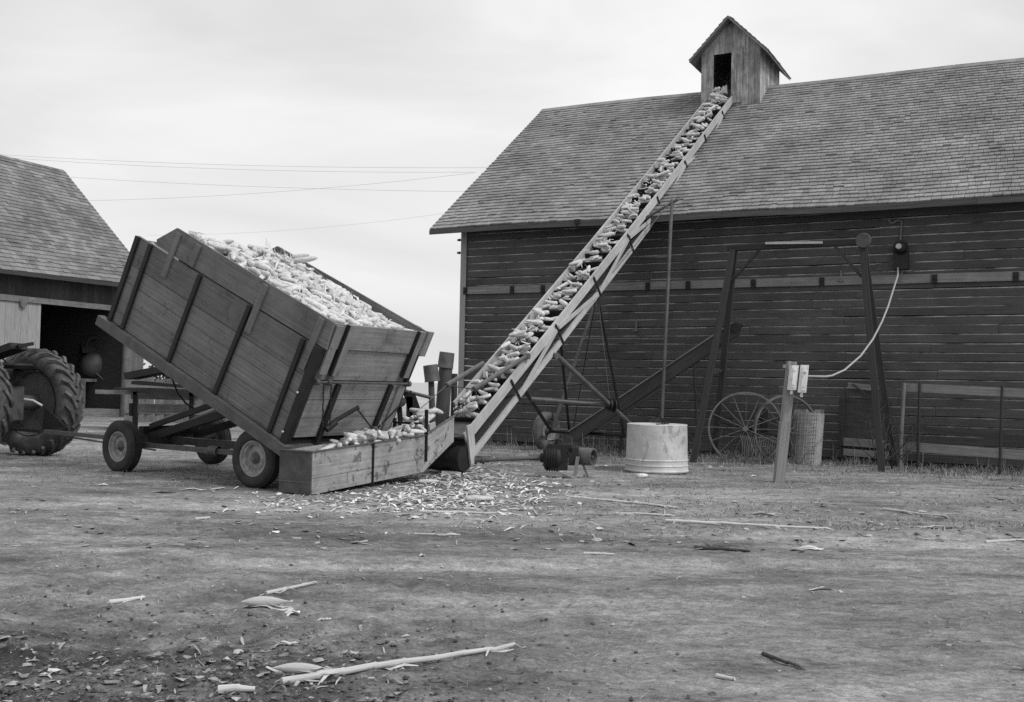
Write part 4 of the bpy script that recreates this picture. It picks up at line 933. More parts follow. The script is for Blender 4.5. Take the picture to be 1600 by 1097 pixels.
for k in range(24):
    f = k/23; b = w1.lerp(w2, f)+V3((-.1, .1, -.05)); r_ = .42+.03*rd.random(); m_ = MB() if k == 0 else m_
    m_.tube([b+V3((0, -r_*sin(a_)*.8, -.02-r_*(1-cos(a_))*.75)) for a_ in np.linspace(.1, 2.0, 6)], .005, 4)
m_.build('rake_teeth', M_rake, HR)
# rolled wire fence beside the rake
RB = sp(1258, 722, -.9); RB.z = -.02
mb = MB(); R_ = .24; Hh = .93
for lay, rr_ in enumerate((R_, R_*.8, R_*.6)):
    n = 40
    for k in range(n):
        a = 2*pi*k/n; mb.tube([RB+V3((cos(a)*rr_, sin(a)*rr_, 0)), RB+V3((cos(a)*rr_+.06, sin(a)*rr_, Hh+.03*sin(k)))], .0045, 4, False)
    for h in np.arange(.02, Hh, .065):
        mb.tube([RB+V3((cos(2*pi*k/20)*rr_+.06*h/Hh, sin(2*pi*k/20)*rr_, h)) for k in range(21)], .0045, 4, False)
mb.lathe(RB+V3((.03, 0, 0)), V3((.06, 0, Hh)), [(0, R_*.96), (Hh-.03, R_*.96), (Hh-.03, .001)], 24)
o = mb.build('wire_fence_roll', M_mesh); tag(o, 'upright roll of rusty woven wire beside the hay rake wheel', 'wire roll')

# boards leaning at the wall, right of the rake
BL = thing('old_crib_door', sp(1345, 712, -.3)*1, 'weathered patched board hatch low on the barn wall behind the hoist leg', 'hatch')
mb = MB()
for x0, y0, x1, y1, h in ((1325, 602, 1372, 607, .1), (1318, 690, 1385, 695, .14), (1318, 706, 1390, 712, .12)):
    mb.beam(sp(x0, y0, -.12), sp(x1, y1, -.12), .03, h)
mb.build('hatch_board', M_band, BL)
mb = MB(); mb.box(sp(1350, 660, -.07), BD, BN, (0, 0, 1), .42, .01, .42); mb.build('hatch_panel', M_shedwall, BL)
mb = MB(); mb.beam(sp(1332, 600, -.15), sp(1385, 640, -.15), .02, .03, BN); mb.beam(sp(1320, 604, -.14), sp(1316, 690, -.14), .02, .06, BN); mb.build('hatch_brace', M_dkwood, BL)
# plank gate
GT = thing('plank_gate', sp(1500, 728, -.9), 'old plank gate with wide boards and thin uprights propped along the barn wall', 'gate')
gq = -.85
for (x0, y0, x1, y1, h) in ((1410, 605, 1640, 616, .14), (1405, 697, 1640, 714, .15), (1420, 668, 1640, 690, .10)):
    mb = MB(); q1 = gq-.03
    if h == .10: q1 = gq+.25
    mb.beam(sp(x0, y0, q1), sp(x1, y1, q1+.05), .03, h); mb.build('gate_plank', M_band if h > .1 else M_dkwood, GT)
for k, (x0, x1) in enumerate(((1413, 1406), (1437, 1434), (1566, 1562), (1625, 1622))):
    mb = MB(); a = sp(x0, 598+ (x0-1413)*.03, gq-.07); b_ = sp(x1, 722, gq-.07); b_.z = -.02
    mb.tube([b_, a], .03 if k == 0 else .022, 7); mb.build('gate_upright', M_band if k == 0 else M_hoist, GT)

# ------------------------------------------------------------------ posts with cans behind the trough
def canpost(px0, py0, px1, py1, Y, r, cr_, ch, label, lean):
    b_ = atY(px0, py0, Y); b_.z = 0; t_ = atY(px1, py1, Y); p = thing('fence_post', b_, label, 'post', 'posts capped with tin cans'); d = (t_-b_).normalized()
    mb = MB(); mb.tube([b_-d*.1, b_.lerp(t_, .3), b_.lerp(t_, .7), t_], [r*1.05, r, r*.97, r*.93], 10); mb.build('post_timber', M_hoist2, p)
    mb = MB(); d2 = (d+V3((lean, 0, 0))).normalized(); mb.lathe(t_-d2*(ch*.82), d2, [(0, cr_*.99), (0, cr_*1.04), (.02, cr_*1.03), (.03, cr_), (ch*.55, cr_*.99), (ch, cr_*.97), (ch+.012, cr_*.96), (ch+.004, cr_*.9), (ch, .001)], 20); mb.build('tin_can', M_pipe, p)
canpost(679, 690, 673, 576, 15.6, .05, .118, .25, 'thin leaning post with a tin can hung askew, left of two', -.1)
canpost(686, 690, 698, 556, 15.9, .115, .125, .24, 'thick leaning post topped with a tin can, right of two', .05)
b_ = V3((-.93, 16.2, 0)); mb = MB(); mb.tube([b_, b_+V3((.0, 0, 1.42))], .05, 8); o = mb.build('fence_post', M_dkwood); tag(o, 'short bare post just right of the two can-topped posts', 'post')
# winch stand behind the trough
WS = V3((-1.62, 14.0, 0)); ws = thing('winch_stand', WS, 'dark iron stand with levers between the tailgate and the can-topped posts', 'stand')
mb = MB()
for x0, y0, x1, y1, w in ((628, 690, 622, 612, .07), (640, 690, 640, 620, .09), (655, 668, 636, 612, .12)):
    mb.beam(atY(x0, y0, 14.0), atY(x1, y1, 14.0), w, .05, (0, 1, 0))
mb.prism([atY(634, 616, 13.98), atY(648, 614, 13.98), atY(657, 640, 13.98), atY(652, 664, 13.98), atY(643, 640, 13.98)], (0, 1, 0), .03)
mb.build('stand_leg', M_stake, ws)
mb = MB(); mb.tube([atY(620, 606, 13.9), atY(640, 613, 14), atY(676, 622, 14.1)], .025, 8); mb.lathe(atY(627, 628, 13.95), (0, -1, 0), [(0, .001), (0, .07), (.04, .07), (.05, .02), (.05, .001)], 12); mb.build('stand_crank', M_steel, ws)

# ------------------------------------------------------------------ tractor at the left edge
TH = V3((-.94, .34, 0)).normalized(); TP = V3((-TH.y, TH.x, 0))*-1      # heading, to its right/left
wa = atY(56, 626, 15.6); wa.z = .83; wb = wa+V3((-.47, -1.28, 0)); wb.z = .83
tax = (wb-wa).normalized(); TH = V3((tax.y, -tax.x, 0)); TH = TH if TH.x < 0 else -TH
tract = thing('farm_tractor', (wa+wb)/2-V3((0, 0, .79)), 'dusty farm tractor hitched to the wagon, its big lugged rear wheels at the left edge', 'tractor')
def big(c, ax): 
    return wheel(tract, c, ax, .82, .35, .50, mt=M_tyre2, mr=M_pipe, lugs=24)
big(wa, -tax); big(wb, tax)
mb = MB(); mb.tube([wa, wb], .12, 12); mid = (wa+wb)/2; mb.beam(mid-TH*.25, mid+TH*1.9, .42, .5); mb.beam(mid+TH*1.6+Z*.25, mid+TH*3.1+Z*.25, .55, .65); mb.build('tractor_body', M_steel, tract)
mb = MB(); f1 = mid+TH*2.9+V3((0, 0, -.45))
mb.build if False else None
for sg in (-1, 1): wheel(tract, f1+tax*.35*sg, tax*sg, .34, .15, .2)
mb = MB(); mb.tube([f1+tax*-.35, f1+tax*.35], .04, 8); mb.tube([f1, f1+Z*.5], .06, 8); mb.build('front_axle', M_steel, tract)
mb = MB(); mb.beam(mid-TH*.3+Z*.35, mid-TH*.35+Z*.5, .1, .1, TH); mb.lathe(mid-TH*.3+Z*.52, Z, [(0, .001), (0, .2), (.05, .23), (.08, .22), (.06, .001)], 14); mb.tube([mid+TH*.5+Z*.2, mid+TH*.2+Z*.65], .02, 6); mb.lathe(mid+TH*.2+Z*.67, (-TH*.4+Z), [(-.012, .2), (0, .215), (.012, .2), (0, .19), (-.012, .2)], 20); mb.build('tractor_seat', M_stake, tract)
mb = MB(); mb.beam(atY(-40, 566, 15.1), atY(30, 541, 15.1), .5, .10); mb.beam(atY(28, 541, 15.0), atY(52, 537, 15.1), .3, .05)
mb.build('fender', M_stake, tract)
mb = MB(); mb.beam(mid-TH*.1-Z*.38, hitch+V3((-.05, .02, 0)), .09, .04); mb.prism([atY(70, 636, 15.0), atY(104, 668, 14.9), atY(88, 675, 14.9), atY(66, 672, 15.0)], (0, 1, 0), .03)
mb.build('drawbar', M_stake, tract)
mb = MB(); mb.tube([atY(38, 624, 14.9), atY(52, 626, 14.9), atY(66, 634, 14.9)], .02, 6); mb.build('lift_arm', M_bright, tract)

# ------------------------------------------------------------------ shed
SA = radians(64); SE = V3((cos(SA), sin(SA), 0)); SBk = V3((-SE.y, SE.x, 0)); d = ray(0, 421); K = C0+d*((4.1-HC)/d.z); K = V3((K.x, K.y, 0))
shp = lambda s, q, z: K+SE*s+SBk*q+V3((0, 0, z))       # q=0 is the eave line
shed = thing('machine_shed', shp(0, 4.5, 0), 'old shingled shed with an open dark bay and pale door, behind the tractor', 'shed')
s0, s1 = -7.0, 5.6
zl = lambda s: 4.1+.01*s; zh = lambda s: 8.30-.0*s
rfs = shingle_roof(shp, s0, s1, zl, zh, 0, 4.5, ex=.19, wr=(.14, .32), seed=9, th=.02).build('roof', M_shingle2, shed)
deck_mb(shp, s0, s1, lambda s: zl(s)-.005, lambda s: zh(s)-.005, 0, 4.5, n=4).build('roof_deck', M_dkwood, rfs)
shingle_roof(shp, s0, s1, zl, zh, 9.0, 4.5, ex=.38, wr=(.4, .7), seed=10).build('rear_roof', M_shingle2, rfs)
deck_mb(shp, s0, s1, lambda s: zl(s)-.005, lambda s: zh(s)-.005, 9.0, 4.5, n=4).build('rear_roof_deck', M_dkwood, rfs)
mb = MB(); mb.beam(shp(s0, -.015, 4.03), shp(s1, -.015, 4.08), .03, .12); mb.build('eave_board', M_dkwood, rfs)
WQ = .55                                      # wall plane
def sS(px, py, q=WQ):
    d = ray(px, py); P = K+SBk*q; t = (P-C0).dot(SBk)/d.dot(SBk); Xp = C0+d*t; return (Xp-K).dot(SE), Xp.z
sD0 = sS(57, 560)[0]; zt_ = sS(100, 478)[1]; sD1 = s1-.6
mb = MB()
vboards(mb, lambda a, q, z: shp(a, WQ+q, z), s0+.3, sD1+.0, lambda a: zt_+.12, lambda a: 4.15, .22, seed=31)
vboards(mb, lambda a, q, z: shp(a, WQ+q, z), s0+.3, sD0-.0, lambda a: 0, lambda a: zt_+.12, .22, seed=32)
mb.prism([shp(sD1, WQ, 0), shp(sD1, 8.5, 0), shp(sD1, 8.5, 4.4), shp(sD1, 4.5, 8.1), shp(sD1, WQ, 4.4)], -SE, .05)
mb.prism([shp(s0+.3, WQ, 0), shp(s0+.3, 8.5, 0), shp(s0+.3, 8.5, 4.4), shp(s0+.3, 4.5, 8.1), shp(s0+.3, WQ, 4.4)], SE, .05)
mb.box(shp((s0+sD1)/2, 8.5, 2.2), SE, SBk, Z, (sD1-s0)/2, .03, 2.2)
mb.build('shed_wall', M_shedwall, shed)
mb = MB(); mb.beam(shp(s0+.3, WQ-.12, zt_+.1), shp(sD1+.2, WQ-.12, zt_+.06), .06, .16); hd = mb.build('door_track', M_old, shed)
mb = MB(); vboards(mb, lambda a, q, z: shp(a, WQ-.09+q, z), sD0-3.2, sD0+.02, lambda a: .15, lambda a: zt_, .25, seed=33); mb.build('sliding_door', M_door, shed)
mb = MB()
for px in (30,): mb.lathe(shp(sS(px, 484)[0], WQ-.16, zt_-.05), -SBk, [(0, .001), (0, .11), (.03, .11), (.03, .001)], 14)
mb.build('door_roller', M_old, shed)
s_ = sS(197, 560)[0]; mb = MB(); mb.tube([shp(s_, WQ-.05, -.05), shp(s_, WQ-.05, zt_+.1)], [.17, .15], 12); mb.build('bay_post', M_old, shed)
mb = MB(); a0 = sS(205, 560)[0]
vboards(mb, lambda a, q, z: shp(a, WQ+q, z), a0+.05, sD1, lambda a: 0, lambda a: 4.1, .2, seed=34); mb.build('bay_boarding', M_old, shed)
mb = MB(); mb.beam(shp(sD0-.3, 1.2, .1), shp(s_+.0, 1.2, .1), 1.2, .25); mb.build('bay_sill', M_old, shed)
# gap of light between far boards inside
# fuel tank on its stand
def AT(px, py, q): s, z = sS(px, py, q); return shp(s, q, z)
c1_, c0_ = AT(160, 572, .9), AT(105, 570, .9); ft = thing('fuel_tank', V3((c1_.x, c1_.y, 0)), 'round-ended fuel tank on a timber stand inside the dark shed bay', 'tank')
axt = V3((.55, -.83, 0)).normalized(); cc = AT(148, 570, 1.9); 
mb = MB(); mb.lathe(cc, axt, [(-1.9, .001), (-1.9, .3), (-1.7, .42), (-.05, .43), (.1, .40), (.2, .3), (.26, .15), (.28, .001)], 28); mb.build('tank_shell', M_tank, ft)
mb = MB(); zb = cc.z-.46
for dx, dy in ((-.35, -.25), (.35, .1), (-.35, -1.5), (.35, -1.3)):
    p = cc+axt*dy+V3((axt.y, -axt.x, 0))*dx; mb.beam(V3((p.x, p.y, 0)), V3((p.x, p.y, zb)), .12, .12, (1, 0, 0))
side_ = V3((axt.y, -axt.x, 0)); mb.beam(cc-side_*.7+V3((0, 0, -.5)), cc+side_*.7+V3((0, 0, -.5)), .12, .1); mb.beam(cc-side_*.35+V3((0, 0, -.55)), V3((cc.x, cc.y, 0))+side_*-.95+V3((0, 0, .25)), .1, .08)
mb.build('tank_stand', M_old, ft)
mb = MB(); mb.tube([cc+axt*.2+V3((0, 0, -.25)), cc+axt*.3+V3((.2, 0, -.45)), cc+V3((.35, 0, -.52)), cc+V3((-.3, 0, -.5))], .02, 6); mb.build('tank_hose', M_pipe, ft)
# pump above the tank
cp = cc+V3((-.25, 0, .62)); mb = MB(); mb.lathe(cp, axt, [(-.3, .001), (-.3, .18), (.0, .2), (.0, .001)], 16); mb.lathe(cp+axt*.1+V3((.2, 0, .02)), axt, [(-.04, .2), (0, .27), (.04, .27), (.04, .2), (-.04, .2)], 20); mb.box(cp-Z*.15, axt, side_, Z, .25, .2, .1); mb.build('tank_pump', M_stake, ft)
# flat rack parked behind the tilted wagon
FR = thing('hay_rack', V3((-9.3, 26.0, 0)), 'low flat rack with grey side boards seen under the tilted wagon', 'hay rack')
mb = MB(); q2 = 27.0
mb2 = MB()
def fb(x0, y0, x1, y1, w, h, Y=24.0, Y1=None): mb.beam(atY(x0, y0, Y), atY(x1, y1, Y1 or Y), w, h)
fb(150, 612, 325, 616, .1, .10); fb(205, 617, 350, 620, .06, .2); fb(205, 638, 350, 640, .06, .22); mb.build('rack_board', M_old, FR)
mb = MB(); fb(200, 607, 320, 611, 1.8, .05); fb(205, 588, 262, 577, .9, .16); fb(215, 598, 300, 604, .8, .08); mb.build('rack_load', M_stake, FR)
mb = MB(); fb(206, 650, 206, 630, .1, .1)
mb.build('rack_leg', M_stake, FR)
for x in (212, 300, 345): mb = MB(); mb.beam(V3((atY(x, 640, 24.0).x, 24.0, 0)), atY(x, 612, 24.0), .1, .1, (0, 1, 0)); mb.build('rack_leg', M_stake, FR)

mb = MB(); rdf = random.Random(3)
for i in range(26):
    x = -10.6+i*.26; h = 1.25+rdf.uniform(-.05, .05)-(i > 9)*.25
    mb.beam(V3((x, 27.6+i*.05, -.02)), V3((x+rdf.uniform(-.02, .02), 27.6+i*.05, h)), .262, .025, (0, 1, 0))
for k in range(6): q = atY(206+k*3.1, 600, 28.2); mb.beam(V3((q.x, 28.2, 0)), V3((q.x, 28.2, 2.25-.04*k)), .05, .02, (0, 1, 0))
for z in (.3, 1.0): mb.beam(V3((-10.7, 27.56, z)), V3((-4.0, 28.86, z-.1)), .04, .1)
o = mb.build('board_fence', M_old); tag(o, 'low grey board fence seen beneath the tilted wagon box', 'fence')
mb = MB(); rdf = random.Random(4)
for i in range(4500):
    c = V3((rdf.gauss(-9.75, .5), rdf.gauss(30.6, .4), max(.1, rdf.gauss(1.25, .42)))); a = V3((rdf.gauss(0, 1), rdf.gauss(0, 1), rdf.gauss(0, 1))).normalized()*.09; b_ = a.orthogonal().normalized()*.04
    mb.add([c-b_, c+b_, c+a+b_, c+a-b_], [(0, 1, 2, 3)])
for i in range(14): mb.tube([V3((-9.75+rdf.gauss(0, .2), 30.5, 0)), V3((-9.75+rdf.gauss(0, .3), 30.5, .9)), V3((-9.75+rdf.gauss(0, .6), 30.5, 1.9))], [.03, .02, .008], 5)
o = mb.build('bare_bush', M_brush); tag(o, 'dark ragged bush behind the board fence under the wagon', 'bush')
# ------------------------------------------------------------------ overhead wires
for k, (x0, y0, x1, y1, sag, lab) in enumerate(((25, 243, 760, 268, .25, 'topmost of the five thin overhead wires crossing the pale sky'), (25, 247, 745, 276, .3, 'second highest thin overhead wire, just under the topmost'),
        (100, 275, 730, 304, .2, 'thin overhead wire third down on the left, sloping down to the barn'), (150, 313, 740, 278, .35, 'thin overhead wire rising to the right across the other wires'), (320, 366, 700, 338, .25, 'lowest thin overhead wire, just above the heaped wagon'))):
    a = atY(x0-160 if k < 4 else x0-90, y0-(y1-y0)*160/700, 44+k); b = atY(x1, y1, 38+k); mb = MB()
    mb.tube([a.lerp(b, f)-V3((0, 0, sag*4*f*(1-f)-sag*.6)) for f in np.linspace(0, 1, 16)], .007 if k != 4 else .005, 5); o = mb.build('overhead_wire', M_wire); tag(o, lab, 'wire', 'overhead wires to the barn')

# ------------------------------------------------------------------ litter
def g3(x, y, up=0.0): return V3((x, y, gz(x, y)+up))
def G2(px, py): p = G(px, py); return g3(p.x, p.y)
def strip(mb, c, ang, L, w, curl=.03, tw=0.0, n=4, rise=0.0):
    d = V3((cos(ang), sin(ang), 0)); s = V3((-d.y, d.x, 0)); vs = []
    for i in range(n+1):
        f = i/n; ww = w*(sin(pi*min(.97, max(.06, f)))**.6)/2; p = c+d*(L*(f-.5)); p = V3((p.x, p.y, gz(p.x, p.y)+.004+curl*sin(pi*f*1.0)*(.4+.6*f)+rise*f)); t = tw*f
        vs += [p-s*ww*cos(t)-Z*ww*sin(t), p+s*ww*cos(t)+Z*ww*sin(t)]
    mb.add(vs, [(2*i, 2*i+1, 2*i+3, 2*i+2) for i in range(n)], None, True)
mb = MB(); rd = random.Random(11)
def scatter(n, fx, lo, hi, wlo=.006, whi=.028, curl=.025):
    for _ in range(n):
        x, y = fx()
        if y < 2.8: continue
        k = rd.random(); L = rd.uniform(lo, hi)
        if k < .40: strip(mb, V3((x, y, 0)), rd.gauss(0, .5) if rd.random() < .5 else rd.uniform(0, pi), L*1.2, rd.uniform(.003, .007), .002, 0, 1, rd.uniform(0, .02))
        elif k < .62: strip(mb, V3((x, y, 0)), rd.uniform(0, pi), L, rd.uniform(wlo, whi), rd.uniform(.002, curl), rd.uniform(-.5, .5), 3, rd.uniform(0, .012))
        else:
            n = rd.randint(5, 7); a0 = rd.uniform(0, 6); c = g3(x, y, .007); r = min(L*.35, .045); e = rd.uniform(.3, .8); tl = rd.uniform(-.4, .4)
            vs = []
            for j in range(n):
                q = 2*pi*j/n; rr_ = r*rd.uniform(.5, 1.3); u_, w_ = cos(q)*rr_, sin(q)*rr_*e; vs.append(c+V3((u_*cos(a0)-w_*sin(a0), u_*sin(a0)+w_*cos(a0), w_*tl+rd.uniform(-.003, .006))))
            mb.add(vs, [tuple(range(n))])
def pxg(x0, x1, y0, y1):
    def f():
        p = G(rd.uniform(x0, x1), rd.uniform(y0, y1)); return p.x, p.y
    return f
def gpx(mx, sx, my, sy):
    def f():
        p = G(rd.gauss(mx, sx), max(690, rd.gauss(my, sy))); return p.x, p.y
    return f
scatter(2400, gpx(705, 75, 762, 20), .05, .26, .008, .04, .05)
scatter(420, gpx(780, 90, 775, 22), .05, .24, .006, .035)
scatter(300, gpx(590, 80, 785, 12), .05, .22)
scatter(350, gpx(470, 60, 780, 12), .04, .16)
o = mb.build('husk_litter', M_litter, at=(0, 0, 0)); tag(o, 'torn husks and chaff spilled thickly around the elevator foot and trough', 'litter', kind='stuff')
mb = MB()
scatter(1300, pxg(0, 1600, 715, 860), .03, .16, .004, .018)
scatter(500, pxg(850, 1600, 720, 850), .05, .3, .004, .02)
scatter(500, pxg(0, 1600, 850, 1097), .015, .06, .003, .009, .008)
NM = len(mb.f)
scatter(900, pxg(0, 1600, 800, 1000), .008, .04, .003, .008, .006)
scatter(260, pxg(-40, 700, 960, 1110), .012, .06, .006, .022, .006); scatter(60, pxg(-40, 560, 1000, 1110), .03, .09, .006, .02, .008)
for _ in range(160):                         # ragged flat scraps pressed in the soil
    p = G(rd.uniform(-40, 640), rd.uniform(985, 1105)); c = g3(p.x, p.y, .006); r = rd.uniform(.01, .035); n = rd.randint(5, 8); a0 = rd.uniform(0, 6)
    mb.add([c+V3((cos(a0+2*pi*k/n)*r*rd.uniform(.5, 1.3), sin(a0+2*pi*k/n)*r*rd.uniform(.4, .9), rd.uniform(-.004, .01))) for k in range(n)], [tuple(range(n))])
o = mb.build('trodden_scraps', mat('dirty_husk_scraps', .27, .4, (20, 20, 20), 'Object', isl=.6, bump=.3), at=(0, 0, 0)); tag(o, 'dull husk and straw scraps trodden into the open yard', 'litter', kind='stuff')
# clods of turned soil in the near left
mb = MB()
for _ in range(2600):
    p = G(rd.gauss(230, 270), 1120-abs(rd.gauss(0, 80))) if _ % 40 else G(rd.uniform(-50, 1650), rd.uniform(770, 1100))
    if p.y < 2.9: continue
    r = rd.uniform(.004, .013)*(1.5 if rd.random() < .1 else 1); c = g3(p.x, p.y, r*.3); vs = []
    for a, b_, e in ((1, 0, 0), (-1, 0, 0), (0, 1, 0), (0, -1, 0), (0, 0, 1), (0, 0, -1), (.6, .6, .5), (-.6, .5, .6)): vs.append(c+V3((a, b_, e*.7))*r*rd.uniform(.7, 1.3))
    mb.add(vs, [(0, 6, 4), (6, 2, 4), (2, 7, 4), (7, 1, 4), (1, 3, 4), (3, 0, 4), (0, 2, 6), (1, 7, 2), (0, 5, 2), (2, 5, 1), (1, 5, 3), (3, 5, 0)])
o = mb.build('soil_clods', mat('damp_soil', .10, .3, (9, 9, 9), 'Object', isl=.45, bump=.2), at=(0, 0, 0)); tag(o, 'small dark clods of turned soil in the near left of the yard', 'soil', kind='stuff')
# dry grass at the foot of the barn
mb = MB()
def blade(x, y, h, lean):
    a = rd.uniform(0, 2*pi); w = rd.uniform(.003, .006); c = g3(x, y, -.005); l = V3((cos(a), sin(a), 0))*lean*h; s = V3((-sin(a), cos(a), 0))*w
    mb.add([c-s, c+s, c+l*.45+Z*h*.6+s*.7, c+l*.45+Z*h*.6-s*.7, c+l*1.1+Z*h*.9], [(0, 1, 2, 3), (3, 2, 4)])
for _ in range(15000):
    s = rd.uniform(-1.5, 12.5); q = -abs(rd.gauss(0, 1.0))-.12
    if mnoise.noise(V3((s*.9, q*.9, 0))) < -.12 and rd.random() < .8: continue
    p = bp(s, q, 0); blade(p.x, p.y, rd.uniform(.03, .13)*(1.25 if q > -.5 else .8), rd.uniform(.3, 2.0))
for _ in range(11000):
    p = G(rd.uniform(700, 1640), rd.uniform(688, 830)); 
    if mnoise.noise(V3((p.x*.8, p.y*.8, 4))) < .0 and rd.random() < .8: continue
    blade(p.x, p.y, rd.uniform(.015, .05), rd.uniform(.8, 2.5))
for _ in range(2500):
    p = G(rd.uniform(-50, 700), rd.uniform(655, 760)); blade(p.x, p.y, rd.uniform(.015, .05), rd.uniform(.5, 2))
for _ in range(330):
    s = rd.uniform(0, 12); q = -abs(rd.gauss(0, .45))-.1
    if mnoise.noise(V3((s*1.3, 7, 0))) < 0: continue
    p = bp(s, q, 0); blade(p.x, p.y, rd.uniform(.2, .5), rd.uniform(0, .35))
for _ in range(60):
    p = G(rd.uniform(790, 1100), rd.uniform(690, 715)); blade(p.x, p.y, rd.uniform(.3, .6), rd.uniform(0, .15))
o = mb.build('dry_grass', M_grass, at=(0, 0, 0)); tag(o, 'short dead grass and weeds along the foot of the barn wall', 'grass', kind='stuff')
# dead vine at hoist foot
mb = MB()
def vine(c, n, R, H):
    for _ in range(n):
        p = c+V3((rd.gauss(0, R*.4), rd.gauss(0, R*.3), 0)); pts = [p]
        for i in range(6): p = p+V3((rd.gauss(0, .08), rd.gauss(0, .05), abs(rd.gauss(H/7, H/8)))); pts.append(p)
        mb.tube(pts, [.008, .007, .006, .005, .004, .004, .003], 4, False)
vine(sp(1392, 718, -1.1), 34, .35, .75)
for v in mb.v: pass
o = mb.build('dead_vine', M_brush); tag(o, 'tangle of dead vine stems around the foot of the right hoist leg', 'vine')
mb = MB(); vine(sp(1140, 715, -1.3), 22, 1.3, .5); o = mb.build('dead_brush', M_brush); tag(o, 'low tangle of dead brush beneath the hay rake wheels', 'brush')

def stalk(px0, py0, px1, py1, r, label, m=M_stalk, name='corn_stalk', grp='loose stalks on the yard', bend=.0):
    a, b = G2(px0, py0), G2(px1, py1); n = 7; pts = []; L = (b-a).length; s = V3((-(b-a).y, (b-a).x, 0)).normalized()
    for i in range(n+1):
        f = i/n; p = a.lerp(b, f)+s*L*bend*sin(pi*f); pts.append(V3((p.x, p.y, gz(p.x, p.y)*.5+max(a.z, b.z)*.5+r*1.0)))
    mb = MB(); fr_ = [0]; q = 0
    while q < 1: q += rd.uniform(.10, .17)/max(L, .2); fr_ += [min(q, 1)-.012/L, min(q, 1), min(q, 1)+.012/L] if q < .97 else [1]
    zz = max(a.z, b.z); P_ = [a.lerp(b, f)+s*(L*bend*sin(pi*f)+rd.gauss(0, .0012)) for f in fr_]; P_ = [V3((p.x, p.y, zz*.6+gz(p.x, p.y)*.4+r*.8)) for p in P_]
    mb.tube(P_, [r*(1-.4*f)*(1.22 if i % 3 == 2 and 0 < f < 1 else 1) for i, f in enumerate(fr_)], 8)
    for k in range(4 if L > .8 else 2):
        f = rd.choice((rd.uniform(0, .12), rd.uniform(.85, 1))); p = a.lerp(b, f); strip(mb, p+V3((0, 0, r)), atan2((b-a).y, (b-a).x)+rd.gauss(0, .5), min(.2, L*.3), r*.9, .02, .6)
    for k in range(2):
        f = rd.uniform(.1, .9); p = a.lerp(b, f); strip(mb, p+V3((0, 0, 0)), atan2((b-a).y, (b-a).x)+rd.uniform(-.5, .5), min(.25, L*.5), r*1.6, .015, .3)
    o = mb.build(name, m); tag(o, label, 'stalk', grp)
S_ = [(440, 1072, 800, 1014, .017, 'longest pale stalk, lying across the near foreground beside a husk'), (415, 931, 494, 916, .013, 'short pale stalk slanting above a torn husk in the left foreground'),
 (170, 942, 226, 935, .014, 'single short white stalk lying alone at the left'), (885, 776, 1060, 792, .016, 'long pale stalk lying between the gear drive and open ground'),
 (1040, 816, 1290, 829, .015, 'long thin stalk lying across the ground below the switch post'), (655, 800, 792, 803, .014, 'pale stalk along the front edge of the husk litter'),
 (430, 797, 470, 799, .012, 'tiny pale stalk in front of the trough end panel'), (305, 812, 328, 810, .015, 'stub of stalk in front of the rear wagon wheel'),
 (1120, 1057, 1148, 1063, .011, 'small pale stalk stub near the bottom centre right'), (1540, 851, 1610, 845, .013, 'pale stalk cut by the right edge of the picture'),
 (1380, 795, 1480, 808, .012, 'thin pale stalk well right of the switch post'), (912, 866, 960, 867, .013, 'small isolated pale stalk in the middle of the yard'),
 (340, 1094, 398, 1091, .018, 'thick pale stalk cut by the bottom edge'), (330, 764, 350, 761, .013, 'small stalk beside the rear wagon wheel'), (960, 800, 1055, 806, .012, 'thin stalk below the tub, under the longer one'), (648, 832, 720, 835, .01, 'thin grey stalk just beyond the husk litter')]
for a in S_: stalk(*a, bend=rd.uniform(-.012, .012))
stalk(1085, 854, 1172, 860, .016, 'dark weathered stick in the middle right of the yard', M_dkstalk, 'stick'); stalk(1192, 1022, 1250, 1041, .010, 'dark stick in the right foreground', M_dkstalk, 'stick')
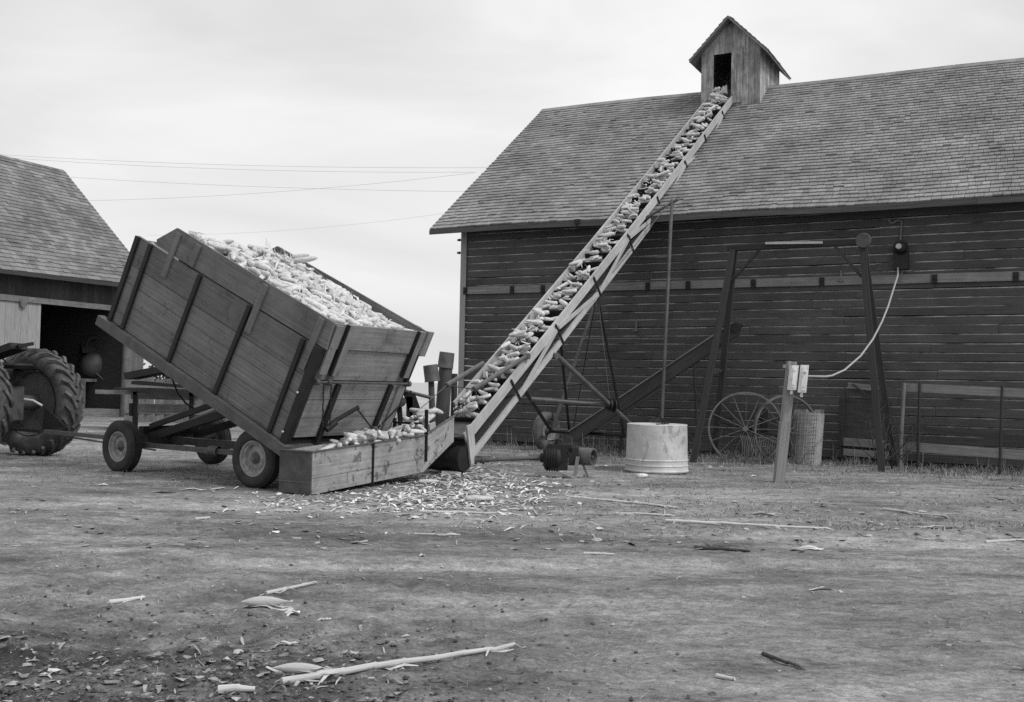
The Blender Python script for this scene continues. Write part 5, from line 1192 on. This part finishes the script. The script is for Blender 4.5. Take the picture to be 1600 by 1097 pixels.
def husk(px, py, L, w, ang, label, name='corn_husk', n=3, m=M_husk):
    c = G2(px, py); mb = MB()
    for k in range(n): strip(mb, c+V3((rd.gauss(0, L*.06), rd.gauss(0, w*.3), 0)), ang+rd.gauss(0, .12), L*rd.uniform(.75, 1.05), w*rd.uniform(.6, 1), .006+.007*k, rd.uniform(-.5, .5), 8, rd.uniform(0, .015))
    if n >= 4:                                # a whole husk still wrapped like a pod
        d = V3((cos(ang), sin(ang), 0)); P_ = [c+d*(L*(f-.5)) for f in np.linspace(0, 1, 9)]; P_ = [V3((p.x, p.y, c.z+w*.35)) for p in P_]
        mb.tube(P_, [w*.04, w*.25, w*.42, w*.5, w*.5, w*.44, w*.32, w*.16, w*.05], 12)
        m = M_pod
    o = mb.build(name, m); tag(o, label, 'husk', 'loose husks on the yard')
husk(472, 1053, .26, .05, -.05, 'broad pale husk beside the longest foreground stalk', n=4); husk(415, 950, .27, .06, .1, 'flat torn husk beneath a short stalk, left foreground', n=4); husk(458, 958, .10, .05, .8, 'small crumpled husk at the end of the flat torn one')
husk(503, 966, .09, .06, .5, 'curled pale leaf right of the flat torn husk'); husk(1265, 856, .22, .05, -.1, 'bright husk lying below the long stalk on the right'); husk(1285, 927, .17, .035, .1, 'pale curled husk alone in the right middle ground')
husk(1470, 826, .40, .06, .05, 'long faded husk far right of the yard'); husk(158, 756, .16, .07, .2, 'white husk in front of the front wagon wheel'); husk(255, 770, .28, .07, 0, 'pale husk between the two near wagon wheels'); husk(300, 763, .3, .05, .5, 'raised torn husk just left of the rear wagon wheel')
husk(1175, 742, .12, .05, .3, 'pale husk left of the switch post foot'); husk(700, 832, .22, .04, -.1, 'pointed pale husk just beyond the husk litter'); husk(1190, 800, .3, .035, 0, 'pale husk below the switch post'); husk(660, 870, .05, .03, .6, 'tiny bright husk scrap in the middle yard'); husk(448, 995, .14, .03, .1, 'small pale husk near the left foreground, below the torn ones')
for px, py, a in ((750, 781, .05), (670, 757, .15), (1003, 745, .2), (705, 742, -.1)):
    p = G2(px, py)+Z*.03; put_ear(p, V3((cos(a), sin(a), .02)), Z, True, {750: 'bright ear of corn lying on the front of the husk litter', 670: 'ear of corn lying on the ground below the trough', 1003: 'ear of corn on the ground in front of the tub', 705: 'ear of corn fallen beneath the elevator foot'}[px], 'fallen ears on the ground')
print('single ears', NEAR_COUNT[0])
